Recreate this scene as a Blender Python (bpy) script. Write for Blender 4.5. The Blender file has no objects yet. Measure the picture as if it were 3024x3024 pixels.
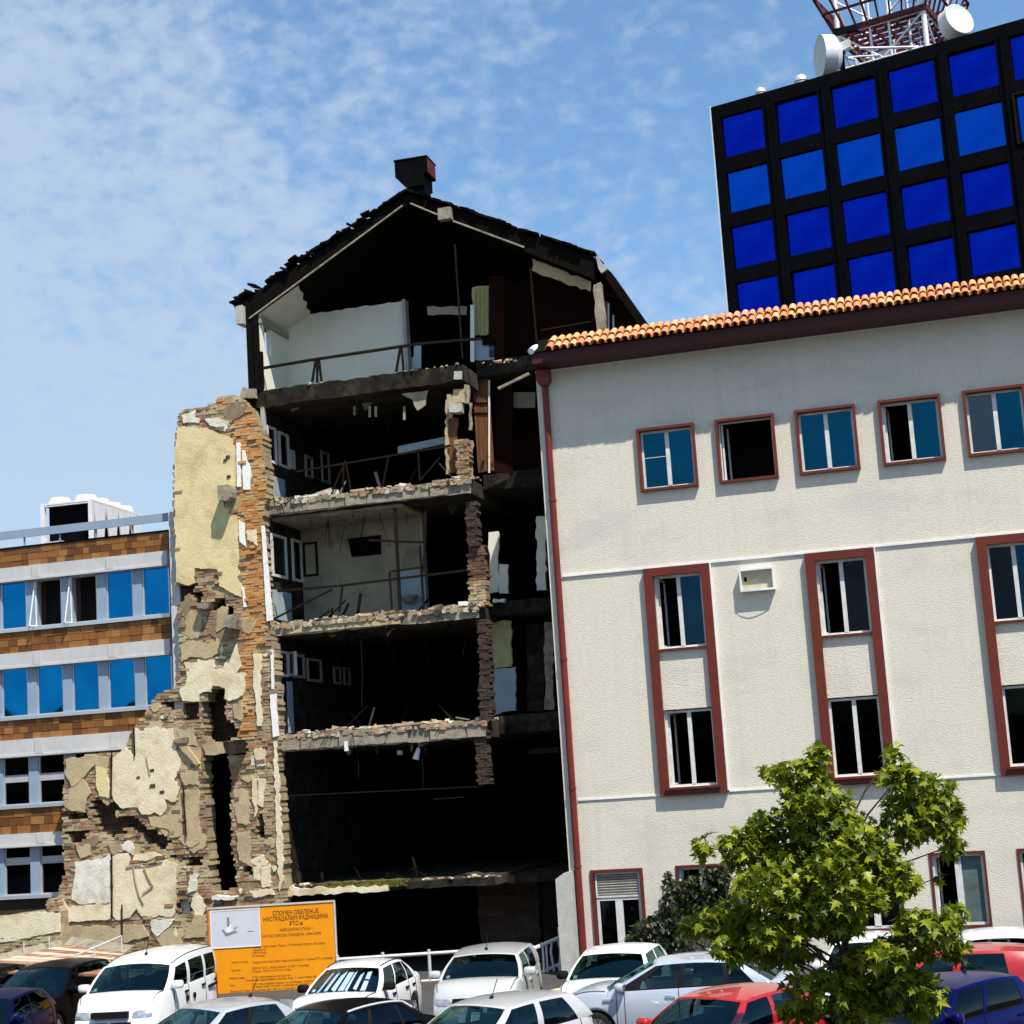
import bpy, bmesh, math, random
from mathutils import Vector, Matrix, noise
from mathutils.geometry import tessellate_polygon
RND = random.Random(11)
rad = math.radians
SC = bpy.context.scene
COL = SC.collection

# ------------------------------------------------------------------ camera
F, CX, CAMH = 4934.4, 1512.0, 4.75
PITCH, ROLL = rad(9.0811), rad(3.6873)
cp, sp, cr, sr = math.cos(PITCH), math.sin(PITCH), math.cos(ROLL), math.sin(ROLL)
M1 = Matrix(((1, 0, 0), (0, -sp, cp), (0, cp, sp)))
M2 = Matrix(((cr, -sr, 0), (sr, cr, 0), (0, 0, 1)))
CAMR = M2 @ M1                      # rows: right, up, forward
CAMP = Vector((0, 0, CAMH))
cam = bpy.data.cameras.new('camera')
cam.sensor_width = 36
cam.lens = 36 * F / 3024
cam.clip_end = 3000
co = bpy.data.objects.new('camera', cam)
COL.objects.link(co)
rt, up, fw = CAMR[0], CAMR[1], CAMR[2]
co.matrix_world = Matrix(((rt[0], up[0], -fw[0], 0), (rt[1], up[1], -fw[1], 0), (rt[2], up[2], -fw[2], CAMH), (0, 0, 0, 1)))
SC.camera = co

def ray(px, py):
    return CAMR.transposed() @ Vector(((px - CX) / F, -(py - CX) / F, 1))

YAW = rad(-14.84)
# sun: in facade coordinates it travels left, into the wall and down
su = Vector((-1.05, 1.0, -2.45)).normalized()
SUNDIR = Matrix.Rotation(YAW, 3, 'Z') @ su
# ------------------------------------------------------------------ world
world = bpy.data.worlds.new('World')
SC.world = world
world.use_nodes = True
nt = world.node_tree
nt.nodes.clear()
def wn(t, **k):
    n = nt.nodes.new(t)
    for a, b in k.items():
        setattr(n, a, b)
    return n
L = nt.links.new
sky = wn('ShaderNodeTexSky', sky_type='NISHITA', sun_disc=False)
toS = -SUNDIR
sky.sun_elevation = math.asin(toS.z)
sky.sun_rotation = math.atan2(toS.x, toS.y)
sky.altitude = 200
sky.air_density = 1.0
sky.dust_density = 0.35
sky.ozone_density = 1.7
bg = wn('ShaderNodeBackground')
bg.inputs['Strength'].default_value = 0.13
out = wn('ShaderNodeOutputWorld')
tc = wn('ShaderNodeTexCoord')
def mapping(scale, loc=(0, 0, 0), rot=(0, 0, 0)):
    m = wn('ShaderNodeMapping')
    m.inputs['Scale'].default_value = scale
    m.inputs['Location'].default_value = loc
    m.inputs['Rotation'].default_value = rot
    L(tc.outputs['Generated'], m.inputs['Vector'])
    return m.outputs['Vector']
def wnoise(vec, scale, detail, rough, dist=0.0):
    n = wn('ShaderNodeTexNoise')
    n.inputs['Scale'].default_value = scale
    n.inputs['Detail'].default_value = detail
    n.inputs['Roughness'].default_value = rough
    n.inputs['Distortion'].default_value = dist
    L(vec, n.inputs['Vector'])
    return n.outputs['Fac']
def wmath(op, a, b, clamp=False):
    n = wn('ShaderNodeMath', operation=op, use_clamp=clamp)
    for i, v in enumerate((a, b)):
        if isinstance(v, (int, float)):
            n.inputs[i].default_value = v
        else:
            L(v, n.inputs[i])
    return n.outputs[0]
def wramp(v, a, b, smooth=True):
    n = wn('ShaderNodeMapRange', interpolation_type='SMOOTHSTEP' if smooth else 'LINEAR', clamp=True)
    n.inputs['From Min'].default_value = a
    n.inputs['From Max'].default_value = b
    L(v, n.inputs['Value'])
    return n.outputs['Result']
fine = wnoise(mapping((1, 1, 1.5), rot=(0, rad(28), 0)), 66, 3, 0.5, 0.12)
mid = wnoise(mapping((1, 1, 1.7), (3.1, 0.4, 0.2), (0, rad(-15), 0)), 17, 4, 0.6, 0.3)
big = wnoise(mapping((1, 1, 1.4), (1.7, 2.2, 0.3)), 4.2, 3, 0.5, 0.2)
sep = wn('ShaderNodeSeparateXYZ')
L(tc.outputs['Generated'], sep.inputs[0])
# cloud veil is thicker towards the west (left) and thin overhead
veil = wmath('ADD', wmath('MULTIPLY', sep.outputs['X'], -0.75), wmath('MULTIPLY', sep.outputs['Z'], -0.95))
cov = wmath('ADD', wmath('ADD', wmath('MULTIPLY', fine, 0.82), wmath('MULTIPLY', mid, 0.58)), wmath('ADD', wmath('MULTIPLY', big, 0.62), veil))
mask = wmath('ADD', wmath('MULTIPLY', wramp(cov, 0.40, 1.06), 0.74), 0.12)
mix = wn('ShaderNodeMixRGB')
L(mask, mix.inputs['Fac'])
L(sky.outputs['Color'], mix.inputs['Color1'])
mix.inputs['Color2'].default_value = (3.2, 3.75, 4.5, 1)
hs = wn('ShaderNodeHueSaturation')
hs.inputs['Saturation'].default_value = 1.22
hs.inputs['Hue'].default_value = 0.497
L(mix.outputs['Color'], hs.inputs['Color'])
L(hs.outputs['Color'], bg.inputs['Color'])
L(bg.outputs[0], out.inputs['Surface'])
# ------------------------------------------------------------------ sun
sd = bpy.data.lights.new('sun', 'SUN')
sd.energy = 5.0
sd.angle = rad(0.5)
sd.color = (1, 0.945, 0.84)
so = bpy.data.objects.new('sun', sd)
COL.objects.link(so)
so.rotation_euler = SUNDIR.to_track_quat('-Z', 'Y').to_euler()
so.location = (20, -20, 60)
SC.view_settings.view_transform = 'Standard'
SC.view_settings.look = 'None'
SC.view_settings.exposure = 0.5
SC.view_settings.gamma = 1
SC.view_settings.use_curve_mapping = False
SC.cycles.max_bounces = 6
SC.cycles.transparent_max_bounces = 12

# ------------------------------------------------------------------ materials
MATS = {}
def mat(name, c1, c2=None, scale=4.0, rough=0.8, bump=0.0, bscale=30.0, metallic=0.0, spec=0.3, detail=6,
        stretch=(1, 1, 1), random_col=None, island=False, lo=0.35, hi=0.65, stain=None, stain_scale=0.6, coat=0.0, bdist=0.02,
        translucent=0.0, streak=None, dust=None):
    if max(c1) < 0.04 and rough >= 0.5 and coat == 0: spec = min(spec, 0.03)
    m = bpy.data.materials.new(name)
    m.use_nodes = True
    t = m.node_tree
    n = t.nodes
    b = n['Principled BSDF']
    lk = t.links.new
    b.inputs['Roughness'].default_value = rough
    b.inputs['Metallic'].default_value = metallic
    b.inputs['Specular IOR Level'].default_value = spec
    b.inputs['Coat Weight'].default_value = coat
    b.inputs['Coat Roughness'].default_value = 0.03
    tcn = n.new('ShaderNodeTexCoord')
    mp = n.new('ShaderNodeMapping')
    mp.inputs['Scale'].default_value = stretch
    lk(tcn.outputs['Object'], mp.inputs['Vector'])
    def nz(sc, d=detail, r=0.6):
        q = n.new('ShaderNodeTexNoise')
        q.inputs['Scale'].default_value = sc
        q.inputs['Detail'].default_value = d
        q.inputs['Roughness'].default_value = r
        lk(mp.outputs[0], q.inputs['Vector'])
        return q.outputs['Fac']
    def rng(v, a, z):
        q = n.new('ShaderNodeMapRange')
        q.inputs['From Min'].default_value = a
        q.inputs['From Max'].default_value = z
        lk(v, q.inputs['Value'])
        return q.outputs['Result']
    def mixc(f, a, z):
        q = n.new('ShaderNodeMixRGB')
        for i, v in zip((0, 1, 2), (f, a, z)):
            if isinstance(v, (int, float)):
                q.inputs[i].default_value = v
            elif isinstance(v, tuple):
                q.inputs[i].default_value = v if len(v) == 4 else (*v, 1)
            else:
                lk(v, q.inputs[i])
        return q.outputs[0]
    col = (*c1, 1)
    if c2 is not None:
        col = mixc(rng(nz(scale), lo, hi), c1, c2)
    if random_col is not None:
        if island:
            g = n.new('ShaderNodeNewGeometry')
            r = g.outputs['Random Per Island']
        else:
            g = n.new('ShaderNodeObjectInfo')
            r = g.outputs['Random']
        rp = n.new('ShaderNodeValToRGB')
        rp.color_ramp.interpolation = 'CONSTANT' if len(random_col) > 2 else 'LINEAR'
        els = rp.color_ramp.elements
        while len(els) < len(random_col):
            els.new(0.5)
        for i, c in enumerate(random_col):
            els[i].position = i / len(random_col)
            els[i].color = (*c, 1)
        lk(r, rp.inputs[0])
        if c2 is not None:
            q = n.new('ShaderNodeMixRGB')
            q.inputs[0].default_value = 0.72
            lk(col, q.inputs[1])
            lk(rp.outputs[0], q.inputs[2])
            col = q.outputs[0]
        else:
            col = rp.outputs[0]
    if stain is not None:
        col = mixc(rng(nz(stain_scale, 8, 0.7), 0.5, 0.72), col, stain)
    if dust is not None:
        col = mixc(rng(nz(dust[1], 6, 0.62), dust[2], dust[3]), col, dust[0])
    if streak is not None:
        m2 = n.new('ShaderNodeMapping')
        m2.inputs['Scale'].default_value = (2.6, 2.6, 0.10)
        lk(tcn.outputs['Object'], m2.inputs['Vector'])
        q = n.new('ShaderNodeTexNoise')
        q.inputs['Scale'].default_value = 1.6
        q.inputs['Detail'].default_value = 7
        q.inputs['Roughness'].default_value = 0.7
        lk(m2.outputs[0], q.inputs['Vector'])
        sm = n.new('ShaderNodeMath')
        sm.operation = 'MULTIPLY'
        sm.inputs[1].default_value = streak[1]
        lk(rng(q.outputs['Fac'], 0.5, 0.78), sm.inputs[0])
        col = mixc(sm.outputs[0], col, streak[0])
    if isinstance(col, tuple):
        b.inputs['Base Color'].default_value = col
    else:
        lk(col, b.inputs['Base Color'])
    if bump > 0:
        bp = n.new('ShaderNodeBump')
        bp.inputs['Strength'].default_value = bump
        bp.inputs['Distance'].default_value = bdist
        lk(nz(bscale, 5, 0.65), bp.inputs['Height'])
        lk(bp.outputs[0], b.inputs['Normal'])
    if translucent > 0:
        tr = n.new('ShaderNodeBsdfTranslucent')
        ms = n.new('ShaderNodeMixShader')
        ms.inputs[0].default_value = translucent
        if isinstance(col, tuple):
            tr.inputs['Color'].default_value = col
        else:
            lk(col, tr.inputs['Color'])
        lk(b.outputs[0], ms.inputs[1])
        lk(tr.outputs[0], ms.inputs[2])
        lk(ms.outputs[0], n['Material Output'].inputs['Surface'])
    MATS[name] = m
    return m

def glassmat(name, tint, refl=0.12, rcol=(0.8, 0.9, 1.0), rough=0.02):
    m = bpy.data.materials.new(name)
    m.use_nodes = True
    t = m.node_tree
    n = t.nodes
    lk = t.links.new
    n.remove(n['Principled BSDF'])
    tr = n.new('ShaderNodeBsdfTransparent')
    tr.inputs['Color'].default_value = (*tint, 1)
    g = n.new('ShaderNodeBsdfGlossy')
    g.inputs['Color'].default_value = (*rcol, 1)
    g.inputs['Roughness'].default_value = rough
    lw = n.new('ShaderNodeLayerWeight')
    lw.inputs['Blend'].default_value = 0.5
    pw = n.new('ShaderNodeMath')
    pw.operation = 'POWER'
    pw.inputs[1].default_value = 4.0
    lk(lw.outputs['Facing'], pw.inputs[0])
    ad = n.new('ShaderNodeMath')
    ad.operation = 'MULTIPLY_ADD'
    ad.use_clamp = True
    ad.inputs[1].default_value = 0.7
    ad.inputs[2].default_value = refl
    lk(pw.outputs[0], ad.inputs[0])
    ms = n.new('ShaderNodeMixShader')
    lk(ad.outputs[0], ms.inputs[0])
    lk(tr.outputs[0], ms.inputs[1])
    lk(g.outputs[0], ms.inputs[2])
    lk(ms.outputs[0], n['Material Output'].inputs['Surface'])
    MATS[name] = m
    return m

# ------------------------------------------------------------------ object helpers
def tag(o, label=None, cat=None, group=None, kind=None):
    if label: o['label'] = label
    if cat: o['category'] = cat
    if group: o['group'] = group
    if kind: o['kind'] = kind
    return o

def empty(name, loc=(0, 0, 0), rz=0.0, parent=None):
    o = bpy.data.objects.new(name, None)
    o.empty_display_size = 0.3
    o.location = loc
    o.rotation_euler = (0, 0, rz)
    if parent: o.parent = parent
    COL.objects.link(o)
    return o

class MB:
    def __init__(s):
        s.v, s.f, s.m = [], [], []
    def add(s, vs, fs, mi=0):
        k = len(s.v)
        s.v += [tuple(p) for p in vs]
        s.f += [tuple(i + k for i in q) for q in fs]
        s.m += [mi] * len(fs)
        return s
    def box(s, x0, x1, y0, y1, z0, z1, mi=0, mtx=None, jit=0.0, rnd=RND):
        vs = [(x, y, z) for z in (z0, z1) for y in (y0, y1) for x in (x0, x1)]
        if jit:
            vs = [(a + rnd.uniform(-jit, jit), b + rnd.uniform(-jit, jit), c + rnd.uniform(-jit, jit)) for a, b, c in vs]
        if mtx: vs = [mtx @ Vector(p) for p in vs]
        return s.add(vs, [(0, 2, 3, 1), (4, 5, 7, 6), (0, 1, 5, 4), (1, 3, 7, 5), (3, 2, 6, 7), (2, 0, 4, 6)], mi)
    def bar(s, a, b, w, h=None, mi=0):
        """square bar between two points"""
        a, b = Vector(a), Vector(b)
        h = h or w
        d = (b - a)
        if d.length < 1e-6: return s
        d.normalize()
        ref = Vector((0, 0, 1)) if abs(d.z) < 0.95 else Vector((0, 1, 0))
        x = d.cross(ref).normalized() * w / 2
        y = x.cross(d).normalized() * h / 2
        vs = [p + sx * x + sy * y for p in (a, b) for sx, sy in ((-1, -1), (1, -1), (1, 1), (-1, 1))]
        return s.add(vs, [(0, 1, 2, 3), (7, 6, 5, 4), (0, 4, 5, 1), (1, 5, 6, 2), (2, 6, 7, 3), (3, 7, 4, 0)], mi)
    def tube(s, pts, r, n=8, mi=0, caps=True):
        pts = [Vector(p) for p in pts]
        rs = r if isinstance(r, (list, tuple)) else [r] * len(pts)
        rings = []
        for i, p in enumerate(pts):
            d = (pts[min(i + 1, len(pts) - 1)] - pts[max(i - 1, 0)])
            d = d.normalized() if d.length > 1e-9 else Vector((0, 0, 1))
            ref = Vector((0, 0, 1)) if abs(d.z) < 0.9 else Vector((0, 1, 0))
            x = d.cross(ref).normalized()
            y = x.cross(d).normalized()
            rings.append([p + (x * math.cos(2 * math.pi * k / n) + y * math.sin(2 * math.pi * k / n)) * rs[i] for k in range(n)])
        vs = [q for g in rings for q in g]
        fs = []
        for i in range(len(pts) - 1):
            for k in range(n):
                k2 = (k + 1) % n
                fs.append((i * n + k, i * n + k2, (i + 1) * n + k2, (i + 1) * n + k))
        if caps:
            fs.append(tuple(range(n - 1, -1, -1)))
            fs.append(tuple((len(pts) - 1) * n + k for k in range(n)))
        return s.add(vs, fs, mi)
    def prism(s, poly, y0, y1, mi=0, mi_side=None, holes=()):
        """poly: list of (x,z); extruded from y0 to y1; caps tessellated"""
        loops = [list(poly)] + [list(h) for h in holes]
        tess = tessellate_polygon([[Vector((p[0], p[1], 0)) for p in lp] for lp in loops])
        flat = [p for lp in loops for p in lp]
        n = len(flat)
        vs = [(p[0], y0, p[1]) for p in flat] + [(p[0], y1, p[1]) for p in flat]
        fs = []
        for t in tess:
            a, b, c = (flat[i] for i in t)
            ar = (b[0] - a[0]) * (c[1] - a[1]) - (c[0] - a[0]) * (b[1] - a[1])
            t = tuple(t) if ar > 0 else tuple(reversed(t))
            fs.append(t)
            fs.append(tuple(i + n for i in reversed(t)))
        s.add(vs, fs, mi)
        k = 0
        sf = []
        for lp in loops:
            m = len(lp)
            for i in range(m):
                j = (i + 1) % m
                sf.append((k + i, k + n + i, k + n + j, k + j))
            k += m
        s.add(vs, sf, mi if mi_side is None else mi_side)
        return s
    def disc(s, c, r, y0, y1, n=20, mi=0):
        return s.prism([(c[0] + r * math.cos(2 * math.pi * i / n), c[1] + r * math.sin(2 * math.pi * i / n)) for i in range(n)], y0, y1, mi)
    def quadgrid(s, rows, mi=0, close=False):
        """rows: list of rows of points"""
        nc = len(rows[0])
        fs = []
        for i in range(len(rows) - 1):
            for k in range(nc - 1):
                fs.append((i * nc + k, i * nc + k + 1, (i + 1) * nc + k + 1, (i + 1) * nc + k))
        return s.add([p for r_ in rows for p in r_], fs, mi)
    def mesh(s, name, mats, smooth=None, fix=False):
        me = bpy.data.meshes.new(name)
        me.from_pydata(s.v, [], s.f)
        if not isinstance(mats, (list, tuple)): mats = [mats]
        for m in mats: me.materials.append(MATS[m] if isinstance(m, str) else m)
        if len(mats) > 1: me.polygons.foreach_set('material_index', s.m)
        if fix:
            b = bmesh.new()
            b.from_mesh(me)
            bmesh.ops.remove_doubles(b, verts=b.verts, dist=0.0005)
            bmesh.ops.recalc_face_normals(b, faces=b.faces)
            b.to_mesh(me)
            b.free()
        if smooth is not None:
            me.polygons.foreach_set('use_smooth', [True] * len(me.polygons))
            me.set_sharp_from_angle(angle=rad(smooth))
        me.update()
        return me
    def build(s, name, mats, parent=None, smooth=None, fix=False, loc=None):
        o = bpy.data.objects.new(name, s.mesh(name, mats, smooth, fix))
        if parent: o.parent = parent
        if loc: o.location = loc
        COL.objects.link(o)
        return o

def link(name, me, parent=None, loc=(0, 0, 0), rot=(0, 0, 0), scale=None):
    o = bpy.data.objects.new(name, me)
    o.location = loc
    o.rotation_euler = rot
    if scale: o.scale = scale
    if parent: o.parent = parent
    COL.objects.link(o)
    return o

class Plane:
    """vertical plane; local frame x along, y into (away from the viewer), z up, origin on the ground"""
    def __init__(s, px, py, depth, yaw, off=0.0):
        d = ray(px, py)
        p = CAMP + d * depth
        s.yaw = yaw
        s.u = Vector((math.cos(yaw), math.sin(yaw), 0))
        s.n = Vector((-math.sin(yaw), math.cos(yaw), 0))
        s.o = Vector((p.x, p.y, 0)) + s.n * off
    def at(s, px, py, off=0.0):
        d = ray(px, py)
        q = s.o + s.n * off
        t = (q - CAMP).dot(s.n) / d.dot(s.n)
        p = CAMP + d * t
        return ((p - s.o).dot(s.u), p.z)
    def depth_on_side(s, px, py, u):
        """depth along n where the pixel ray meets the side plane at local x = u, with its z"""
        d = ray(px, py)
        q = s.o + s.u * u
        t = (q - CAMP).dot(s.u) / d.dot(s.u)
        p = CAMP + d * t
        return ((p - s.o).dot(s.n), p.z)
    def root(s, name):
        return empty(name, s.o, s.yaw)
    def poly(s, pts, off=0.0):
        return [s.at(x, y, off) for x, y in pts]
    def world(s, u, y, z):
        return s.o + s.u * u + s.n * y + Vector((0, 0, z))

def jag(poly, amp=0.04, step=0.12, seed=0, closed=True):
    """ragged outline: subdivide edges and push the points about"""
    r = random.Random(seed)
    out = []
    n = len(poly)
    for i in range(n if closed else n - 1):
        a, b = poly[i], poly[(i + 1) % n]
        ln = math.hypot(b[0] - a[0], b[1] - a[1])
        k = max(1, int(ln / step))
        for j in range(k):
            t = j / k
            q = 1.0 if j else 0.35
            out.append((a[0] + (b[0] - a[0]) * t + r.uniform(-amp, amp) * q, a[1] + (b[1] - a[1]) * t + r.uniform(-amp, amp) * q))
    return out

def inside(p, poly):
    x, y = p
    c = False
    j = len(poly) - 1
    for i in range(len(poly)):
        xi, yi = poly[i]
        xj, yj = poly[j]
        if (yi > y) != (yj > y) and x < (xj - xi) * (y - yi) / (yj - yi) + xi:
            c = not c
        j = i
    return c

def wall_holes(mb, x0, x1, z0, z1, holes, y0, y1, mi=0, mi_rev=None):
    """front face at y0 with rectangular holes and reveals back to y1"""
    xs = sorted({x0, x1} | {h[0] for h in holes} | {h[1] for h in holes})
    zs = sorted({z0, z1} | {h[2] for h in holes} | {h[3] for h in holes})
    xs = [x for x in xs if x0 <= x <= x1]
    zs = [z for z in zs if z0 <= z <= z1]
    for i in range(len(xs) - 1):
        for j in range(len(zs) - 1):
            cx, cz = (xs[i] + xs[i + 1]) / 2, (zs[j] + zs[j + 1]) / 2
            if any(h[0] < cx < h[1] and h[2] < cz < h[3] for h in holes): continue
            mb.add([(xs[i], y0, zs[j]), (xs[i + 1], y0, zs[j]), (xs[i + 1], y0, zs[j + 1]), (xs[i], y0, zs[j + 1])], [(0, 1, 2, 3)], mi)
    for a, b, c, d in holes:
        r = mi if mi_rev is None else mi_rev
        mb.add([(a, y0, c), (a, y1, c), (a, y1, d), (a, y0, d)], [(0, 1, 2, 3)], r)
        mb.add([(b, y0, c), (b, y0, d), (b, y1, d), (b, y1, c)], [(0, 1, 2, 3)], r)
        mb.add([(a, y0, c), (b, y0, c), (b, y1, c), (a, y1, c)], [(0, 1, 2, 3)], r)
        mb.add([(a, y0, d), (a, y1, d), (b, y1, d), (b, y0, d)], [(0, 1, 2, 3)], r)

def tree_copy(o, parent=None):
    c = o.copy()
    COL.objects.link(c)
    c.parent = parent
    for ch in list(o.children): tree_copy(ch, c)
    return c

# colours of things
mat('stucco', (0.71, 0.66, 0.555), (0.62, 0.575, 0.48), scale=14, rough=0.95, bump=0.9, bscale=30, bdist=0.02, stretch=(0.62, 1, 1.6), lo=0.3, hi=0.7, stain=(0.55, 0.52, 0.455), stain_scale=0.5, streak=((0.44, 0.40, 0.33), 0.30))
mat('smooth_render', (0.66, 0.65, 0.61), (0.56, 0.555, 0.53), scale=1.2, rough=0.9, bump=0.25, bscale=60, lo=0.3, hi=0.75)
mat('red_trim', (0.135, 0.022, 0.012), (0.105, 0.018, 0.010), scale=3, rough=0.5, bump=0.1, bscale=40)
mat('red_fascia', (0.060, 0.012, 0.010), (0.045, 0.009, 0.008), scale=3, rough=0.6)
mat('red_pipe', (0.17, 0.022, 0.016), (0.12, 0.017, 0.014), scale=2, rough=0.4)
mat('white_frame', (0.66, 0.66, 0.63), (0.52, 0.52, 0.50), scale=6, rough=0.5)
mat('white_paint', (0.78, 0.79, 0.80), (0.66, 0.67, 0.68), scale=3, rough=0.5)
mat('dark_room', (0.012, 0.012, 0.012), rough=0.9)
mat('black_metal', (0.002, 0.0022, 0.003), (0.0035, 0.004, 0.005), scale=2, rough=0.55, spec=0.05)
mat('blue_pane_upper', (0.001, 0.010, 0.30), (0.001, 0.026, 0.46), scale=0.42, rough=0.12, metallic=1.0)
mat('blue_pane_pale', (0.002, 0.050, 0.42), (0.002, 0.085, 0.54), scale=0.42, rough=0.12, metallic=1.0)
mat('blue_window', (0.004, 0.19, 0.44), (0.004, 0.135, 0.37), scale=0.7, rough=0.015, metallic=1.0, bump=0.02, bscale=1.5)
mat('teal_window', (0.004, 0.055, 0.105), (0.005, 0.07, 0.125), scale=0.7, rough=0.02, metallic=1.0, bump=0.02, bscale=1.5)
mat('grey_window', (0.06, 0.085, 0.095), (0.05, 0.07, 0.08), scale=0.9, rough=0.03, metallic=1.0)
mat('roof_tile', (0.60, 0.24, 0.11), (0.46, 0.17, 0.075), scale=5, rough=0.75, random_col=[(0.68, 0.29, 0.12), (0.74, 0.38, 0.14), (0.62, 0.23, 0.10), (0.76, 0.44, 0.22), (0.72, 0.34, 0.20)])
mat('clad_tile', (0.24, 0.10, 0.030), (0.17, 0.065, 0.020), scale=7, rough=0.5, random_col=[(0.20, 0.080, 0.018), (0.28, 0.120, 0.028), (0.11, 0.040, 0.010), (0.25, 0.098, 0.020), (0.34, 0.17, 0.05), (0.15, 0.055, 0.013), (0.08, 0.030, 0.009), (0.30, 0.14, 0.035)], dust=((0.07, 0.03, 0.012), 9.0, 0.56, 0.72), bump=0.2, bscale=20)
mat('clad_back', (0.10, 0.045, 0.02), rough=0.9)
mat('band_white', (0.54, 0.535, 0.53), (0.48, 0.475, 0.47), scale=4, rough=0.7, stain=(0.45, 0.45, 0.44), stain_scale=1.2)
mat('mullion_blue', (0.27, 0.34, 0.43), (0.24, 0.31, 0.40), scale=2, rough=0.45)
mat('alu', (0.60, 0.63, 0.66), rough=0.35, metallic=0.6)
BR_COLS = [(0.31, 0.215, 0.125), (0.25, 0.145, 0.08), (0.40, 0.31, 0.19), (0.19, 0.125, 0.08), (0.33, 0.195, 0.10), (0.46, 0.37, 0.25), (0.33, 0.14, 0.075), (0.22, 0.17, 0.12)]
mat('brick', (0.34, 0.19, 0.09), (0.25, 0.145, 0.08), scale=14, rough=0.95, bump=0.6, bscale=40, random_col=BR_COLS, detail=3)
mat('brick_stuff', (0.34, 0.19, 0.09), (0.25, 0.145, 0.08), scale=14, rough=0.95, bump=0.6, bscale=40, random_col=BR_COLS, island=True, detail=3, dust=((0.44, 0.36, 0.215), 1.15, 0.47, 0.60))
OR_COLS = [(0.46, 0.225, 0.070), (0.52, 0.28, 0.10), (0.38, 0.165, 0.050), (0.56, 0.35, 0.16), (0.42, 0.20, 0.065), (0.50, 0.25, 0.07)]
mat('brick_orange', (0.50, 0.23, 0.08), (0.44, 0.20, 0.08), scale=14, rough=0.95, bump=0.5, bscale=40, random_col=OR_COLS, island=True, detail=3, dust=((0.56, 0.40, 0.19), 1.3, 0.52, 0.66))
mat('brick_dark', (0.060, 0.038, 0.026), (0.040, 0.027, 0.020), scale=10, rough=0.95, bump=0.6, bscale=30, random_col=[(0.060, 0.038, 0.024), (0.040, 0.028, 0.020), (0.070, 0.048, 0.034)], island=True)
mat('mortar', (0.38, 0.30, 0.19), (0.24, 0.185, 0.115), scale=8, rough=1.0, bump=0.8, bscale=25, dust=((0.44, 0.36, 0.215), 1.15, 0.47, 0.60))
mat('plaster_yellow', (0.72, 0.60, 0.335), (0.64, 0.52, 0.265), scale=2.2, rough=0.95, bump=0.4, bscale=18, stain=(0.41, 0.32, 0.16), stain_scale=0.9, bdist=0.04)
mat('plaster_cream', (0.76, 0.68, 0.50), (0.64, 0.54, 0.34), scale=2.4, rough=0.95, bump=0.4, bscale=18, stain=(0.44, 0.33, 0.17), stain_scale=0.8, bdist=0.04)
mat('plaster_white', (0.74, 0.72, 0.65), (0.60, 0.56, 0.46), scale=3.2, rough=0.95, bump=0.4, bscale=20, stain=(0.44, 0.37, 0.25), stain_scale=1.6, bdist=0.04)
mat('plaster_tan', (0.50, 0.40, 0.235), (0.40, 0.315, 0.18), scale=2.4, rough=0.95, bump=0.4, bscale=18, stain=(0.26, 0.20, 0.12), stain_scale=1.0, bdist=0.04)
mat('trim_white', (0.80, 0.79, 0.74), (0.62, 0.58, 0.47), scale=5, rough=0.8, lo=0.5, hi=0.8)
mat('concrete', (0.36, 0.315, 0.235), (0.22, 0.19, 0.14), scale=5, rough=0.95, bump=0.7, bscale=18, stain=(0.09, 0.08, 0.06), stain_scale=1.6)
mat('concrete_pale', (0.50, 0.49, 0.45), (0.40, 0.39, 0.36), scale=3, rough=0.9, bump=0.5, bscale=22, stain=(0.28, 0.27, 0.25), stain_scale=1.2)
mat('concrete_sooty', (0.030, 0.026, 0.020), (0.013, 0.011, 0.009), scale=4, rough=0.95, bump=0.7, bscale=18, stain=(0.07, 0.058, 0.04), stain_scale=1.8)
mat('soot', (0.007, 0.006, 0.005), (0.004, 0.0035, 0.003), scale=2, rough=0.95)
mat('burnt_timber', (0.010, 0.008, 0.006), (0.004, 0.0035, 0.003), scale=8, rough=0.9, bump=0.6, bscale=20, stretch=(1, 1, 3))
mat('burnt_tile', (0.009, 0.007, 0.006), (0.004, 0.0035, 0.003), scale=5, rough=0.8)
mat('room_green', (0.80, 0.775, 0.64), (0.73, 0.70, 0.56), scale=1.2, rough=0.9, bump=0.2, bscale=40)
mat('room_grey', (0.37, 0.335, 0.235), (0.29, 0.265, 0.185), scale=1.5, rough=0.9, stain=(0.16, 0.15, 0.12), stain_scale=1.0)
mat('room_blue', (0.33, 0.42, 0.46), (0.27, 0.35, 0.39), scale=1.6, rough=0.7)
mat('curtain', (0.46, 0.45, 0.20), (0.36, 0.34, 0.15), scale=3, rough=0.9)
mat('wood_brown', (0.19, 0.075, 0.022), (0.085, 0.034, 0.012), scale=3, rough=0.6, stretch=(7, 7, 0.5))
mat('wood_red', (0.026, 0.007, 0.004), (0.014, 0.004, 0.003), scale=3, rough=0.6, stretch=(6, 6, 0.5))
mat('steel_dark', (0.010, 0.009, 0.008), (0.020, 0.013, 0.009), scale=9, rough=0.7)
mat('ceiling_soot', (0.050, 0.040, 0.026), (0.012, 0.010, 0.008), scale=1.3, rough=.95)
mat('dust_brown', (0.27, 0.20, 0.125), (0.20, 0.145, 0.09), scale=5, rough=.95, bump=.6, bscale=20)
mat('moss', (0.13, 0.13, 0.02), (0.09, 0.075, 0.02), scale=10, rough=1.0, bump=0.8, bscale=25)
mat('rubble', (0.50, 0.42, 0.30), (0.36, 0.27, 0.17), scale=8, rough=1.0, bump=0.8, bscale=20, random_col=[(0.46, 0.39, 0.27), (0.30, 0.17, 0.09), (0.56, 0.51, 0.42), (0.22, 0.18, 0.12), (0.40, 0.21, 0.11), (0.16, 0.13, 0.10), (0.34, 0.32, 0.17)], island=True)
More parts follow.
